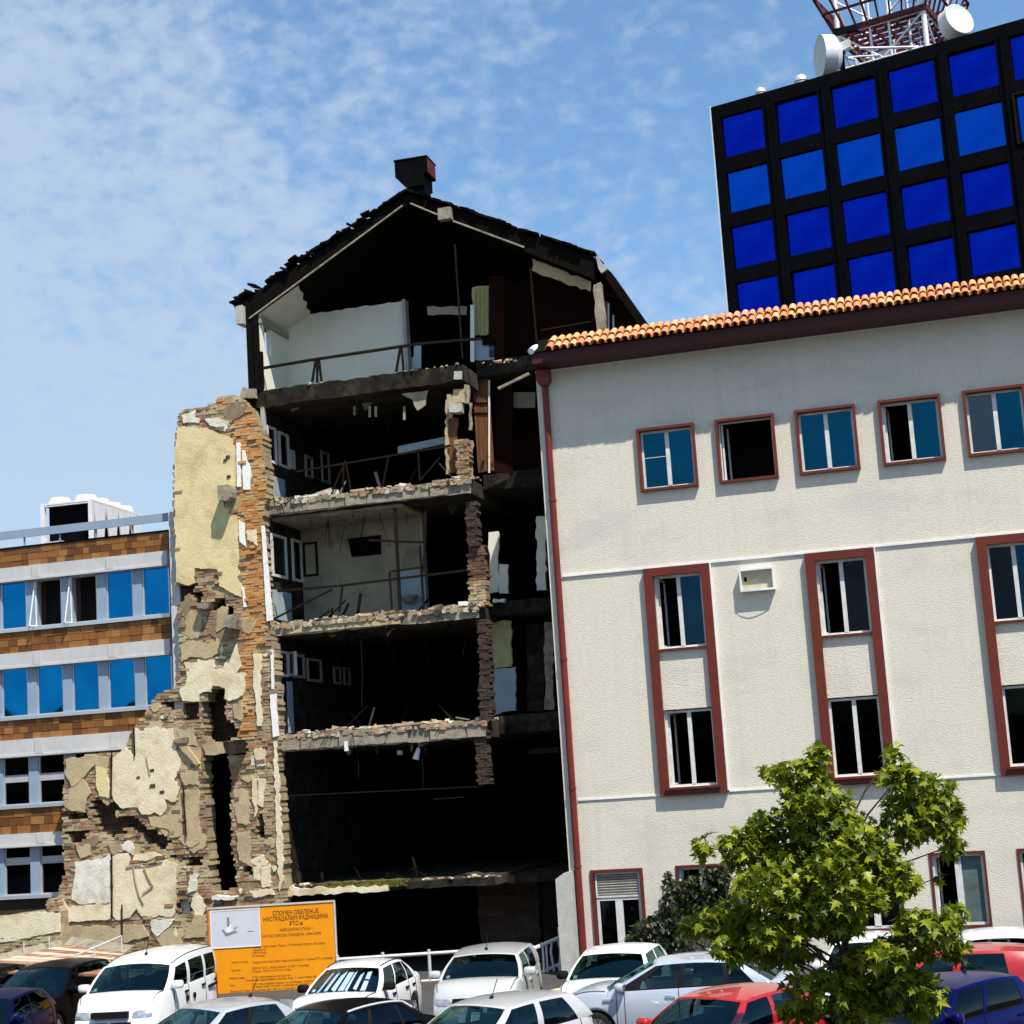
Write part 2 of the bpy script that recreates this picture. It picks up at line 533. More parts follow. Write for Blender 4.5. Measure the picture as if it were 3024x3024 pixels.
mat('asphalt', (0.050, 0.050, 0.050), (0.065, 0.063, 0.060), scale=3, rough=0.95, bump=0.4, bscale=60, stain=(0.04, 0.04, 0.04))
mat('galv', (0.62, 0.62, 0.60), (0.50, 0.50, 0.49), scale=6, rough=0.45, metallic=0.2)
mat('mast_white', (0.78, 0.78, 0.77), rough=0.4)
mat('mast_red', (0.10, 0.010, 0.012), (0.07, 0.008, 0.01), scale=3, rough=0.6)
mat('dish_face', (0.62, 0.64, 0.60), (0.55, 0.57, 0.54), scale=4, rough=0.6)
mat('board_orange', (0.80, 0.29, 0.004), (0.74, 0.26, 0.004), scale=2, rough=0.45)
mat('board_grey', (0.56, 0.58, 0.63), (0.52, 0.54, 0.59), scale=2, rough=0.5)
mat('print_dark', (0.10, 0.035, 0.008), rough=0.6)
mat('print_grey', (0.22, 0.20, 0.24), rough=0.6)
mat('plank_rust', (0.34, 0.125, 0.055), (0.20, 0.08, 0.04), scale=2, rough=0.8, stretch=(0.6, 5, 5), stain=(0.55, 0.48, 0.36), stain_scale=0.7)
mat('plank_pale', (0.60, 0.55, 0.44), (0.44, 0.37, 0.26), scale=2, rough=0.8, stretch=(0.6, 5, 5), stain=(0.40, 0.20, 0.10), stain_scale=0.7)
mat('bark', (0.10, 0.075, 0.05), (0.055, 0.04, 0.028), scale=6, rough=0.95, bump=0.5, bscale=18)
LEAF = [(0.24, 0.29, 0.010), (0.12, 0.165, 0.010), (0.34, 0.37, 0.018), (0.07, 0.105, 0.008), (0.20, 0.25, 0.010)]
mat('leaf', (0.1, 0.15, 0.012), rough=0.42, random_col=LEAF, spec=0.4, translucent=0.42)
mat('leaf_stuff', (0.1, 0.15, 0.012), rough=0.42, random_col=LEAF, island=True, spec=0.4, translucent=0.42)
mat('ivy', (0.04, 0.06, 0.01), rough=0.5, random_col=[(0.024, 0.038, 0.007), (0.036, 0.052, 0.010), (0.014, 0.024, 0.005), (0.05, 0.062, 0.015)], island=True, spec=0.4, translucent=0.2)
mat('tree_far', (0.030, 0.045, 0.015), (0.014, 0.022, 0.008), scale=0.3, rough=0.9)
# ================================================================== setting
W = Plane(1590, 1200, 43.0, YAW)
g = MB()
g.add([(-900, -300, 0), (900, -300, 0), (900, 1500, 0), (-900, 1500, 0)], [(0, 1, 2, 3)])
tag(g.build('ground', 'asphalt'), kind='structure')
# wooded slope behind the viewer: it shows in the window glass
tl = MB()
rr = random.Random(3)
for k in range(420):
    a = rad(rr.uniform(130, 410))
    d = rr.uniform(75, 120)
    c = Vector((d * math.cos(a), d * math.sin(a) - 10, 0))
    if c.y > -8 and abs(c.x) < 66: continue
    if c.y > 20: continue
    h, w_ = rr.uniform(10.5, 13.5), rr.uniform(5, 9)
    rows = []
    for i in range(6):
        t = i / 5
        q = w_ * math.sin(math.pi * (0.12 + 0.86 * t)) * rr.uniform(0.8, 1.15)
        rows.append([c + Vector((q * math.cos(j * 1.05), q * math.sin(j * 1.05), 0.5 + h * t)) for j in range(7)])
    tl.quadgrid(rows)
tag(tl.build('treeline', 'tree_far'), kind='stuff')

# ================================================================== white office building on the right
def avg(*v): return sum(v) / len(v)
def rect_px(plane, tl_, tr_, bl_, br_, off=0.0):
    a, b, c, d = (plane.at(*p, off) for p in (tl_, tr_, bl_, br_))
    return avg(a[0], c[0]), avg(b[0], d[0]), avg(c[1], d[1]), avg(a[1], b[1])   # x0,x1,z0,z1

WB = W.root('white_building')
tag(WB, 'white rough rendered office building with red window frames and a terracotta tile eave', 'building')
uL = avg(W.at(1581, 1099)[0], W.at(1649.7, 2100)[0], W.at(1680.7, 2575)[0])
uR = W.at(3024, 1500)[0] + 3.5
zE = avg(W.at(1700, 1082)[1], W.at(3000, 914)[1])
tops = [rect_px(W, (1880.7, 1269.6), (2050.6, 1250.9), (1894.7, 1455.9), (2064, 1435.7)),
        rect_px(W, (2112, 1241.5), (2285, 1223), (2125.5, 1428), (2300.8, 1411)),
        rect_px(W, (2348, 1215), (2526, 1195), (2361, 1407), (2540.5, 1388)),
        rect_px(W, (2591.7, 1187.3), (2776.5, 1165.5), (2608.8, 1378.3), (2793.6, 1358.1)),
        rect_px(W, (2840.1, 1156.2), (3026, 1133), (2860.3, 1350.3), (3044, 1330))]
ztop = avg(*[t[3] for t in tops]); zbot = avg(*[t[2] for t in tops])
tops = [(a, b, zbot, ztop) for a, b, _, _ in tops]
f1 = rect_px(W, (1901, 1683.2), (2094.2, 1663), (1954, 2352.2), (2152.8, 2339.1))
fw_ = f1[1] - f1[0]
f2l = W.at(2376.8, 1638.2)[0]
f3l = W.at(2880.5, 1590)[0]
talls = [(x, x + fw_, f1[2], f1[3]) for x in (f1[0], f2l, f3l)]
TR = 0.225
zA = avg(W.at(1943.6, 1917.7)[1], W.at(2090.5, 1906.8)[1])      # sill of upper light
zB = avg(W.at(1957.5, 2097.8)[1], W.at(2105, 2087)[1])          # head of lower light
zC = avg(W.at(1977, 2328)[1], W.at(2124.8, 2314)[1])
zT = avg(W.at(1928, 1703.4)[1], W.at(2074, 1689.4)[1])
dr = rect_px(W, (1749, 2569), (1900.6, 2562.7), (1760, 2880), (1915, 2875))
dr = (dr[0], dr[1], 0.12, dr[3])
gf = rect_px(W, (2741.4, 2519.8), (2908.3, 2510.7), (2765, 2745), (2931.6, 2736))
gfw = gf[1] - gf[0]
g2 = W.at(1994, 2555)[0]
g4 = W.at(3001.5, 2504)[0]
g3 = W.at(2668, 2652)[0] - gfw
grounds = [(g2, g2 + gfw, gf[2], gf[3]), (g3, g3 + gfw, gf[2], gf[3]), gf, (g4, g4 + gfw, gf[2], gf[3])]
DEP = 9.0
holes = [(a + 0.05, b - 0.05, c + 0.05, d - 0.05) for a, b, c, d in tops]
for a, b, c, d in talls:
    holes += [(a + TR, b - TR, zA, zT), (a + TR, b - TR, zC, zB)]
holes += [(a + 0.04, b - 0.04, c + 0.04, d - 0.04) for a, b, c, d in grounds] + [dr]
zsm = W.at(1700, 1300)[1]        # smooth band below the eave ends about here
wl = MB()
wall_holes(wl, uL, uR, 0, zE, holes, 0.0, 0.24)
wl.add([(uL, 0, 0), (uL, 0, zE), (uL, DEP, zE), (uL, DEP, 0)], [(0, 1, 2, 3)])
wl.add([(uR, 0, 0), (uR, DEP, 0), (uR, DEP, zE), (uR, 0, zE)], [(0, 1, 2, 3)])
wl.add([(uL, DEP, 0), (uL, DEP, zE), (uR, DEP, zE), (uR, DEP, 0)], [(0, 1, 2, 3)])
wl.add([(uL, 0, zE), (uR, 0, zE), (uR, DEP, zE), (uL, DEP, zE)], [(0, 1, 2, 3)])
wl.build('wall', 'stucco', WB)
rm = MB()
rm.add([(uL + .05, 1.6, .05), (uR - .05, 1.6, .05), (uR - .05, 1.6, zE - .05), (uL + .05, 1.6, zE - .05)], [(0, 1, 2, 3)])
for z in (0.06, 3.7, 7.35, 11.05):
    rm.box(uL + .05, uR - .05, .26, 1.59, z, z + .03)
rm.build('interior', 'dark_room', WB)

def ring(mb, x0, x1, z0, z1, t, y0, y1, mi=0, tb=None):
    tb = t if tb is None else tb
    mb.box(x0, x0 + t, y0, y1, z0, z1, mi)
    mb.box(x1 - t, x1, y0, y1, z0, z1, mi)
    mb.box(x0 + t, x1 - t, y0 + .001, y1 - .001, z0, z0 + tb, mi)
    mb.box(x0 + t, x1 - t, y0 + .001, y1 - .001, z1 - t, z1, mi)

def sash_window(parent, x0, x1, z0, z1, kinds, y=0.08, bar_w=0.10):
    """white two-light sash; kinds: material of each light or None when it stands open"""
    fr = MB()
    ring(fr, x0, x1, z0, z1, 0.055, y, y + 0.07)
    xm = (x0 + x1) / 2
    fr.box(xm - bar_w / 2, xm + bar_w / 2, y - 0.012, y + 0.065, z0 + .055, z1 - .055)
    w = fr.build('window', 'white_frame', parent)
    for i, k in enumerate(kinds):
        a, b = (x0 + .055, xm - bar_w / 2) if i == 0 else (xm + bar_w / 2, x1 - .055)
        if k is None:
            # casement swung inward: seen almost edge-on behind the opening
            lf = MB()
            ww = b - a
            for q in (0, 1):
                lf.bar((a + .02 + .06 * q, y + .1 + q * ww, z0 + .06), (a + .02 + .06 * q, y + .1 + q * ww, z1 - .06), .045)
            lf.bar((a + .02, y + .1, z0 + .08), (a + .08, y + .1 + ww, z0 + .08), .045)
            lf.bar((a + .02, y + .1, z1 - .08), (a + .08, y + .1 + ww, z1 - .08), .045)
            lf.build('casement', 'white_frame', w)
        else:
            p = MB()
            s = RND.uniform(-.006, .006)
            p.add([(a, y + .04 + s, z0 + .055), (b, y + .04 - s, z0 + .055), (b, y + .04 - s + .003, z1 - .055), (a, y + .04 + s + .003, z1 - .055)], [(0, 1, 2, 3)])
            p.build('pane', k, w)
    return w

kinds_top = [('teal_window', 'teal_window'), None, ('teal_window', 'teal_window'), (None, 'teal_window'), ('grey_window', 'teal_window')]
for (a, b, c, d), k in zip(tops, kinds_top):
    fr = MB()
    ring(fr, a, b, c, d, .065, -.13, .045)
    f = fr.build('window_surround', 'red_trim', WB)
    if k: sash_window(f, a + .068, b - .068, c + .068, d - .068, k)
    else:
        q = MB()
        ring(q, a + .068, b - .068, c + .068, d - .068, .03, .08, .14)
        q.bar((a + .14, .15, c + .1), (a + .14, .15, d - .1), .045)
        q.bar((a + .2, .75, c + .1), (a + .2, .75, d - .1), .045)
        q.build('window', 'white_frame', f)
# a thin glazing bar on the first window
q = MB(); a, b, c, d = tops[0]
q.box(a + .13, (a + b) / 2 - .06, .10, .118, c + .98 * (d - c) * .55, c + .98 * (d - c) * .55 + .015)
q.build('glazing_bar', 'white_frame', WB)
kt = [((None, 'teal_dark'), (None, 'black_glass')), ((None, 'black_glass'), ('black_glass', 'black_glass')), (('black_glass', 'teal_dark'), ('grey_window', 'grey_window'))]
mat('teal_dark', (0.012, 0.045, 0.075), (0.008, 0.03, 0.05), scale=.8, rough=.03, metallic=1.0)
mat('black_glass', (0.008, 0.012, 0.016), (0.015, 0.02, 0.024), scale=.8, rough=.03, metallic=1.0)
for (a, b, c, d), (ku, kl) in zip(talls, kt):
    fr = MB()
    fr.box(a, a + TR, -.15, -.0005, c, d)
    fr.box(b - TR, b, -.15, -.0005, c, d)
    fr.box(a + TR, b - TR, -.149, -.0005, zT, d)
    fr.box(a + TR, b - TR, -.149, -.0005, c, zC - .06)
    fr.box(a + TR - .07, b - TR + .07, -.21, -.0005, zC - .06, zC - .005)
    fr.box(a + TR, b - TR, -.12, .06, zA - .055, zA - .003)
    f = fr.build('window_surround', 'red_trim', WB)
    sash_window(f, a + TR + .004, b - TR - .004, zA, zT - .004, ku)
    sash_window(f, a + TR + .004, b - TR - .004, zC, zB - .03, kl)
    ip = MB()
    ip.box(a + TR, b - TR, -.022, -.003, zB, zA - .056)
    ip.build('infill_panel', 'stucco', f)
    # white edge strip along the right-hand side of the surround
    es = MB()
    es.box(b, b + .03, -.1, -.001, c + .05, d)
    es.build('edge_strip', 'white_paint', f)
kg = [(None, 'black_glass'), ('black_glass', 'black_glass'), (None, 'net_curtain'), ('black_glass', 'teal_dark')]
mat('net_curtain', (0.105, 0.15, 0.15), (0.06, 0.09, 0.09), scale=1.6, rough=.25, stretch=(1, 1, 2.5))
for (a, b, c, d), k in zip(grounds, kg):
    fr = MB()
    ring(fr, a, b, c, d, .055, -.03, .05)
    f = fr.build('window_surround', 'red_trim', WB)
    sash_window(f, a + .058, b - .058, c + .058, d - .058, k, bar_w=.15)
# door with louvred transom
a, b, c, d = dr
fr = MB()
fr.box(a - .01, a + .07, -.05, .1, .12, d); fr.box(b - .07, b + .01, -.05, .1, .12, d); fr.box(a + .07, b - .07, -.049, .1, d - .07, d)
df = fr.build('door_surround', 'red_trim', WB)
zt = avg(W.at(1768, 2653)[1], W.at(1905, 2645)[1])
ls = MB(); ring(ls, a + .09, b - .09, zt, d - .08, .04, .03, .09)
ls.build('louvre_frame', 'white_frame', df)
sl = MB(); sl.box(0, b - a - .27, -.035, .035, -.006, .006)
me = sl.mesh('louvre_slat', 'concrete_pale')
nsl = 9
for i in range(nsl):
    link('louvre_slat', me, df, (a + .135, .065, zt + .07 + i * (d - .08 - zt - .10) / (nsl - 1)), (rad(-38), 0, 0))
dd = MB(); ring(dd, a + .09, b - .09, .13, zt - .005, .07, .05, .12)
xm = (a + b) / 2
dd.box(xm - .09, xm + .09, .045, .118, .2, zt - .08)
dl = dd.build('door_leaf', 'white_frame', df)
for p0, p1 in ((a + .16, xm - .09), (xm + .09, b - .16)):
    p = MB(); p.add([(p0, .09, .2), (p1, .09, .2), (p1, .09, zt - .075), (p0, .09, zt - .075)], [(0, 1, 2, 3)])
    p.build('pane', 'black_glass', dl)
# string courses
for l in (((1830, 1681.2), (2424, 1627.3), (3024, 1572)), ((1720, 2361.7), (1937, 2348.5), (2155.9, 2336))):
    z = avg(*[W.at(*p)[1] for p in l])
    xs = sorted([uL + .35] + [v for t in talls for v in (t[0] - .002, t[1] + .032)] + [uR])
    sc = MB()
    if z > talls[0][3] - .05:
        sc.box(uL + .35, uR, -.045, -.001, talls[0][3] + .004, talls[0][3] + .05)
    else:
        for i in range(0, len(xs), 2):
            sc.box(xs[i], xs[i + 1], -.03, -.001, z - .02, z + .02)
            sc.build('string_course', 'white_paint', WB)
            sc = MB()
        continue
    sc.build('string_course', 'white_paint', WB)
# projecting vent hood
va = rect_px(W, (2184.2, 1684.8), (2286.7, 1675.5), (2190.5, 1753), (2289.8, 1739))
a, b, c, d = va
vb = MB(); ring(vb, a, b, c, d, .04, -.20, -.001)
vb.add([(a + (b - a) * i / 8, -.20 - .07 * math.sin(math.pi * i / 8), zz) for zz in (c, c + .04) for i in range(9)], [(i, i + 1, i + 10, i + 9) for i in range(8)])
vo = vb.build('vent_hood', 'white_paint', WB)
vp = MB()
vp.box(a + .04, b - .04, -.06, -.002, c + .04, d - .04)
mat('vent_cream', (0.55, 0.50, 0.34), (0.42, 0.37, 0.24), scale=6, rough=.7)
vp.build('vent_panel', 'vent_cream', vo)
vp = MB(); vp.box(a + .10, a + .16, -.085, -.061, (c + d) / 2 - .02, (c + d) / 2 + .09); vp.build('vent_handle', 'black_metal', vo)
# eave: soffit, fascia, tiles
OH = 0.80
xe = W.at(1573, 1085, -OH)[0]
zF = avg(W.at(1600, 1036, -OH)[1], W.at(2424, 924, -OH)[1]) 
ev = MB()
ev.box(xe, uR, -OH, -.001, zE - .01, zE + .05)
ev.box(xe, uR, -OH - .03, -OH - .001, zE - .012, zF - .06)
ev.box(xe, xe + .03, -OH, DEP, zE + .051, zF - .06)
ev.build('eave', 'red_fascia', WB)
cb = MB(); cb.box(uL, uR, -.03, -.0012, zE - .05, zE - .012)
cb.build('eave_cornice', 'white_paint', WB)
deck = MB()
deck.add([(xe, -OH - .1, zF - .05), (uR, -OH - .1, zF - .05), (uR, .05, zF + .50), (xe, .05, zF + .50)], [(0, 1, 2, 3)])
deck.add([(xe, .05, zF + .50), (uR, .05, zF + .50), (uR, DEP, zE + .2), (xe, DEP, zE + .2)], [(0, 1, 2, 3)])
deck.build('roof_deck', 'burnt_timber', WB)
def barrel(r0, r1, ln, th=.018, n=7):
    m = MB()
    rows = []
    for (yy, r) in ((0, r0), (ln, r1)):
        for rr_ in (r, r - th):
            rows.append([(rr_ * math.cos(math.pi * k / n), yy, rr_ * math.sin(math.pi * k / n)) for k in range(n + 1)])
    m.quadgrid([rows[0], rows[2]])
    m.quadgrid([rows[3], rows[1]])
    m.quadgrid([rows[1], rows[0]])
    m.quadgrid([rows[2], rows[3]])
    return m
tmesh = [barrel(.096 + s, .078 + s, .48).mesh('roof_tile', 'roof_tile', smooth=50) for s in (0, .004, -.003)]
u0t = W.at(1629, 1005, -OH)[0] - .05
pit = math.atan2(.55, OH + .15)
pitch_t = .196
ntile = int((W.at(3024, 900, -OH)[0] + .6 - u0t) / pitch_t)
for rrow in range(2):
    for i in range(ntile):
        yy = -OH - .17 + rrow * .36
        link('roof_tile', RND.choice(tmesh), WB, (u0t + i * pitch_t + RND.uniform(-.008, .008), yy + RND.uniform(-.012, .012), zF - .045 + rrow * .225 + .02 * rrow + RND.uniform(-.006, .006)), (pit * .95 + RND.uniform(-.02, .02), 0, RND.uniform(-.02, .02)))
cm = MB()
for i in range(ntile + 20):
    x = u0t + i * pitch_t + pitch_t / 2
    rows = [[(x + .075 * math.cos(math.pi + math.pi * k / 4), yy, zF - .0 + zz + .06 * math.sin(math.pi + math.pi * k / 4)) for k in range(5)] for yy, zz in ((-OH - .14, -.01), (-OH + .6, .44))]
    cm.quadgrid(rows)
tag(cm.build('pan_tiles', 'roof_tile', WB), kind='stuff')
vg = MB()
vg.tube([(xe + .02, -OH - .15, zF - .03), (xe + .02, -OH + .25, zF + .14), (xe + .02, -.1, zF + .28)], .085, 8)
vg.build('verge_tile', 'white_paint', WB)
# downpipe with hopper
dp = MB()
pts = [(1606, 1120), (1611, 1200), (1632, 1480), (1678, 2100), (1715, 2700)]
pu = [W.at(*p, -.09) for p in pts]
xd = avg(*[p[0] for p in pu[1:]])
dp.tube([(xd, -.09, zE - .3), (xd, -.09, .25)], .085, 12)
dpo = dp.build('downpipe', 'red_pipe', WB, smooth=50)
hp = MB()
hp.prism([(xd - .17, zE - .05), (xd - .17, zE - .32), (xd - .09, zE - .45), (xd + .09, zE - .45), (xd + .17, zE - .32), (xd + .17, zE - .05)], -.30, -.005)
hp.build('hopper', 'red_pipe', dpo)
for py in (1478, 1950, 2560, 2330):
    z = W.at(1650, py)[1]
    k = MB(); k.disc((0, 0), .10, -.03, .03, 12)
    k = k.build('pipe_collar', 'red_pipe', dpo, loc=(xd, -.09, z)); k.rotation_euler = (rad(90), 0, 0)
# pale concrete pier at the foot of the corner
pa = W.at(1641, 2590, -.45)[0]; pz = W.at(1660, 2578, -.45)[1]
pm = MB()
pm.prism([(pa, 0), (xd - .11, 0), (xd - .11, pz + .02), (pa + .22, pz), (pa, pz - .14)], -.5, .35)
pm.build('corner_pier', 'concrete_pale', WB)

# ================================================================== blue glass tower
T = Plane(2100.7, 316.4, 75.0, rad(-30.98))
TW = T.root('glass_tower')
tag(TW, 'black framed tower with square deep blue glass panels behind the tiled roof', 'tower')
tz1 = T.at(2100.7, 316.4)[1]
ul = [T.at(*p)[0] for p in ((2127, 347), (2284.6, 302), (2449.4, 257), (2620, 211), (2795, 161.6))]
ur = [T.at(*p)[0] for p in ((2249, 316), (2412, 269), (2580, 220), (2755, 174), (2938, 123.5))]
pc = (ul[-1] - ul[0]) / 4
pw = avg(*[b - a for a, b in zip(ul, ur)])
zr = [(T.at(2127, 347)[1], T.at(2138, 469)[1]), (T.at(2141.5, 511.5)[1], T.at(2150, 633)[1]), (T.at(2154, 673)[1], T.at(2164, 795)[1])]
pz_ = (zr[0][0] - zr[2][0]) / 2
ph = avg(*[a - b for a, b in zr])
ncol, nrow = 8, 7
umax = ul[0] + ncol * pc + .2
tb = MB()
tb.box(0, umax, .35, 16, 0, tz1 - .02)
tb.box(-.03, umax, .0, .345, tz1 - .45, tz1)
tb.build('tower_body', 'black_metal', TW)
rim = MB(); rim.box(-.10, -.035, .0, 16, 0, tz1 + .05)
rim.build('corner_trim', 'white_paint', TW)
zt0 = zr[0][0]
fr = MB()
for i in range(ncol + 1):
    x0 = 0 if i == 0 else ul[0] + i * pc - (pc - pw)
    x1 = ul[0] + i * pc
    fr.box(x0, x1, -.02, .345, 0, tz1 - .451)
    if i: fr.box((x0 + x1) / 2 - .05, (x0 + x1) / 2 + .05, -.10, -.021, 0, tz1 - .3)
for j in range(nrow + 1):
    z1 = tz1 - .452 if j == 0 else zt0 - j * pz_ + (pz_ - ph)
    z0 = zt0 - j * pz_
    if j == 0: z1 = tz1 - .453
    for i in range(ncol):
        fr.box(ul[0] + i * pc + .001, ul[0] + i * pc + pw - .001, .0, .3, z0, max(z1, z0 + .02))
fr.build('mullion_grid', 'black_metal', TW)
pr = MB(); pr.add([(0, 0, 0), (pw, 0, 0), (pw, 0, ph), (0, 0, ph)], [(0, 1, 2, 3)])
pmesh = {k: pr.mesh('glass_panel', k) for k in ('blue_pane_upper', 'blue_pane_pale')}
for j in range(nrow):
    for i in range(ncol):
        k = 'blue_pane_pale' if j == 1 or (i, j) == (6, 5) else 'blue_pane_upper'
        link('glass_panel', pmesh[k], TW, (ul[0] + i * pc, .16, zt0 - j * pz_ - ph), (RND.uniform(-.03, .03), 0, RND.uniform(-.012, .012)))
iv = MB(); ring(iv, ul[0] + 5 * pc - .12, ul[0] + 5 * pc + pw + .12, zt0 - pz_ - ph - .12, zt0 - pz_ + .12, .08, -.08, -.022)
iv.build('vent_window', 'steel_dark', TW)

# lattice mast on the tower roof
def pix(px, py, depth): return CAMP + ray(px, py) * depth
MD = 79.0
base = pix(2650, 190, MD)
LM = empty('lattice_mast', (base.x, base.y, tz1), rad(-31))
tag(LM, 'white lattice radio mast with dark red upper platform on the black tower roof', 'mast')
s2 = 2.05
hm = 8.5
PZ = 4.35
legs = [(-s2, -s2), (s2, -s2), (s2, s2), (-s2, s2)]
for x, y in legs:
    m = MB(); m.tube([(x, y, -.3), (x, y, hm)], .125, 8); m.build('leg', 'mast_white', LM, smooth=60)
br = MB()
for k in range(4):
    (x0, y0), (x1, y1) = legs[k], legs[(k + 1) % 4]
    mx_, my_ = (x0 + x1) / 2, (y0 + y1) / 2
    for z0, z1 in ((.9, 2.6), (2.6, 4.3), (4.3, 6.0)):
        br.tube([(x0, y0, z1), (mx_, my_, z0)], .05, 6)
        br.tube([(x1, y1, z1), (mx_, my_, z0)], .05, 6)
        br.tube([(x0, y0, z0), (x1, y1, z0)], .05, 6)
for x, y in ((-.5, -s2), (.4, -s2), (1.1, -1.2), (-.2, .5)):
    br.tube([(x, y, 0), (x, y, 6.4)], .055, 6)
br.build('bracing', 'mast_white', LM)
la = MB()
for sx in (0, .5):
    la.tube([(1.15 + sx, -1.6, 0), (1.15 + sx, -1.6, 7)], .028, 6)
for k in range(20):
    la.tube([(1.15, -1.6, .3 + k * .32), (1.65, -1.6, .3 + k * .32)], .018, 5)
la.build('ladder', 'mullion_blue', LM)
pf = MB()
hs_ = 2.2
for k in range(9):
    t = -hs_ + k * hs_ / 4
    pf.bar((-hs_, t, PZ), (hs_, t, PZ), .09, .14)
    pf.bar((t, -hs_, PZ + .14), (t, hs_, PZ + .14), .09, .12)
for sx in (-hs_, hs_):
    pf.bar((sx, -hs_, PZ + .05), (sx, hs_, PZ + .05), .12, .26)
    pf.bar((-hs_, sx, PZ + .05), (hs_, sx, PZ + .05), .12, .26)
    for k in range(9):
        t = -hs_ + k * hs_ / 4
        pf.bar((t, sx, PZ + .1), (t * 1.32, sx * 1.32, PZ + 1.9), .08)
        pf.bar((sx, t, PZ + .1), (sx * 1.32, t * 1.32, PZ + 1.9), .08)
    for q_, zz in ((1.16, PZ + .95), (1.32, PZ + 1.9)):
        pf.bar((sx * q_, -hs_ * q_, zz), (sx * q_, hs_ * q_, zz), .10)
        pf.bar((-hs_ * q_, sx * q_, zz), (hs_ * q_, sx * q_, zz), .10)
pf.build('platform', 'mast_red', LM)

def drum(name, px, py, depth, r, ln, yaw, tilt, label):
    c = pix(px, py, depth)
    o = empty(name, c, yaw)
    o.rotation_euler = (tilt, 0, yaw)
    tag(o, label, 'antenna')
    m = MB()
    n = 32
    prof = [(.0, r), (-.05, r * 1.0), (ln, r * .98), (ln + .3, r * .6), (ln + .45, .05)]
    rows = [[(q * math.cos(2 * math.pi * k / n), y, q * math.sin(2 * math.pi * k / n)) for k in range(n + 1)] for y, q in prof]
    m.quadgrid(rows)
    m.build('drum', 'white_paint', o, smooth=40, fix=True)
    f = MB()
    rows = [[(q * math.cos(2 * math.pi * k / n), y, q * math.sin(2 * math.pi * k / n)) for k in range(n + 1)] for y, q in ((-.055, r * .985), (-.065, r * .94), (-.06, r * .93), (-.10, r * .3), (-.11, .01))]
    f.quadgrid(rows)
    f.build('radome', 'dish_face', o, smooth=40, fix=True)
    b = MB()
    b.tube([(0, ln + .4, 0), (.25, ln + 1.0, -.3), (.25, ln + 1.0, -r - .8)], .07, 8)
    b.build('bracket', 'galv', o)
    return o
drum('drum_antenna', 2832, 57, 76.0, .78, .55, rad(24), rad(-10), 'round white drum antenna facing forward beside the lattice mast')
drum('drum_antenna', 2424, 168, 77.0, 1.0, .55, rad(-84), 0, 'white drum antenna seen edge-on at the left of the mast')
for px, py, r, lab in ((2247, 275, .26, 'small silver roof dome nearest the left corner of the black tower'), (2366, 241, .32, 'small silver roof dome beside the edge-on drum antenna')):
    c = pix(px, py, 78)
    m = MB()
    rows = [[(r * math.cos(e) * math.cos(2 * math.pi * k / 16), r * math.cos(e) * math.sin(2 * math.pi * k / 16), r * math.sin(e) * 1.1) for k in range(17)] for e in (0, .35, .7, 1.05, 1.4, 1.56)]
    m.quadgrid(rows)
    m.tube([(0, 0, 0), (0, 0, tz1 - c.z)], r * .9, 12)
    o = m.build('roof_dome', 'galv', None, smooth=50)
    o.location = c
    tag(o, lab, 'roof dome')
c = pix(2494, 90, 77.0)
m = MB(); m.box(-.55, .55, -.12, .12, -.14, .14); m.bar((-.45, .1, -.1), (-.45, .15, tz1 - c.z), .07); m.bar((.5, .1, 0), (.75, .6, 0), .06)
o = m.build('dark_antenna_panel', 'black_metal'); o.location = c; o.rotation_euler = (0, rad(-4), rad(-10))
tag(o, 'flat black antenna bar mounted on the left leg of the mast', 'antenna')
c = pix(2492, 140, 77.0)
fl = empty('floodlight', c, rad(-25))
tag(fl, 'grey floodlight on a dark stand left of the mast', 'floodlight')
m = MB(); m.prism([(-.35, -.28), (.32, -.1), (.32, .28), (-.25, .2)], -.16, .16); m.build('lamp_head', 'grey_lamp' if 'grey_lamp' in MATS else 'galv', fl)
m = MB(); m.bar((-.1, 0, 0), (-.2, .1, tz1 - c.z), .16); m.bar((-.35, 0, -.5), (.0, 0, -.2), .16); m.build('stand', 'black_metal', fl)
m = MB()
rp = [pix(x, y, 77) for x, y in ((2460, 205), (2480, 175), (2520, 168), (2600, 163))]
m.tube(rp, .04, 6)
m.tube([pix(2538, 143, 76.5), pix(2700, 139, 76.5), pix(2795, 130, 76.5)], .06, 6)
tag(m.build('roof_rail', 'mast_white'), 'thin white roof rail along the edge below the mast', 'railing')
c = pix(2612, 166, 78)
m = MB(); m.box(-.45, .45, -.4, .4, -.25, .12); m.box(-.7, -.46, -.3, .3, -.3, .0); o = m.build('roof_cabinet', 'galv'); o.location = c; o.rotation_euler = (0, 0, rad(-31))
tag(o, 'grey equipment cabinet at the foot of the mast', 'cabinet')

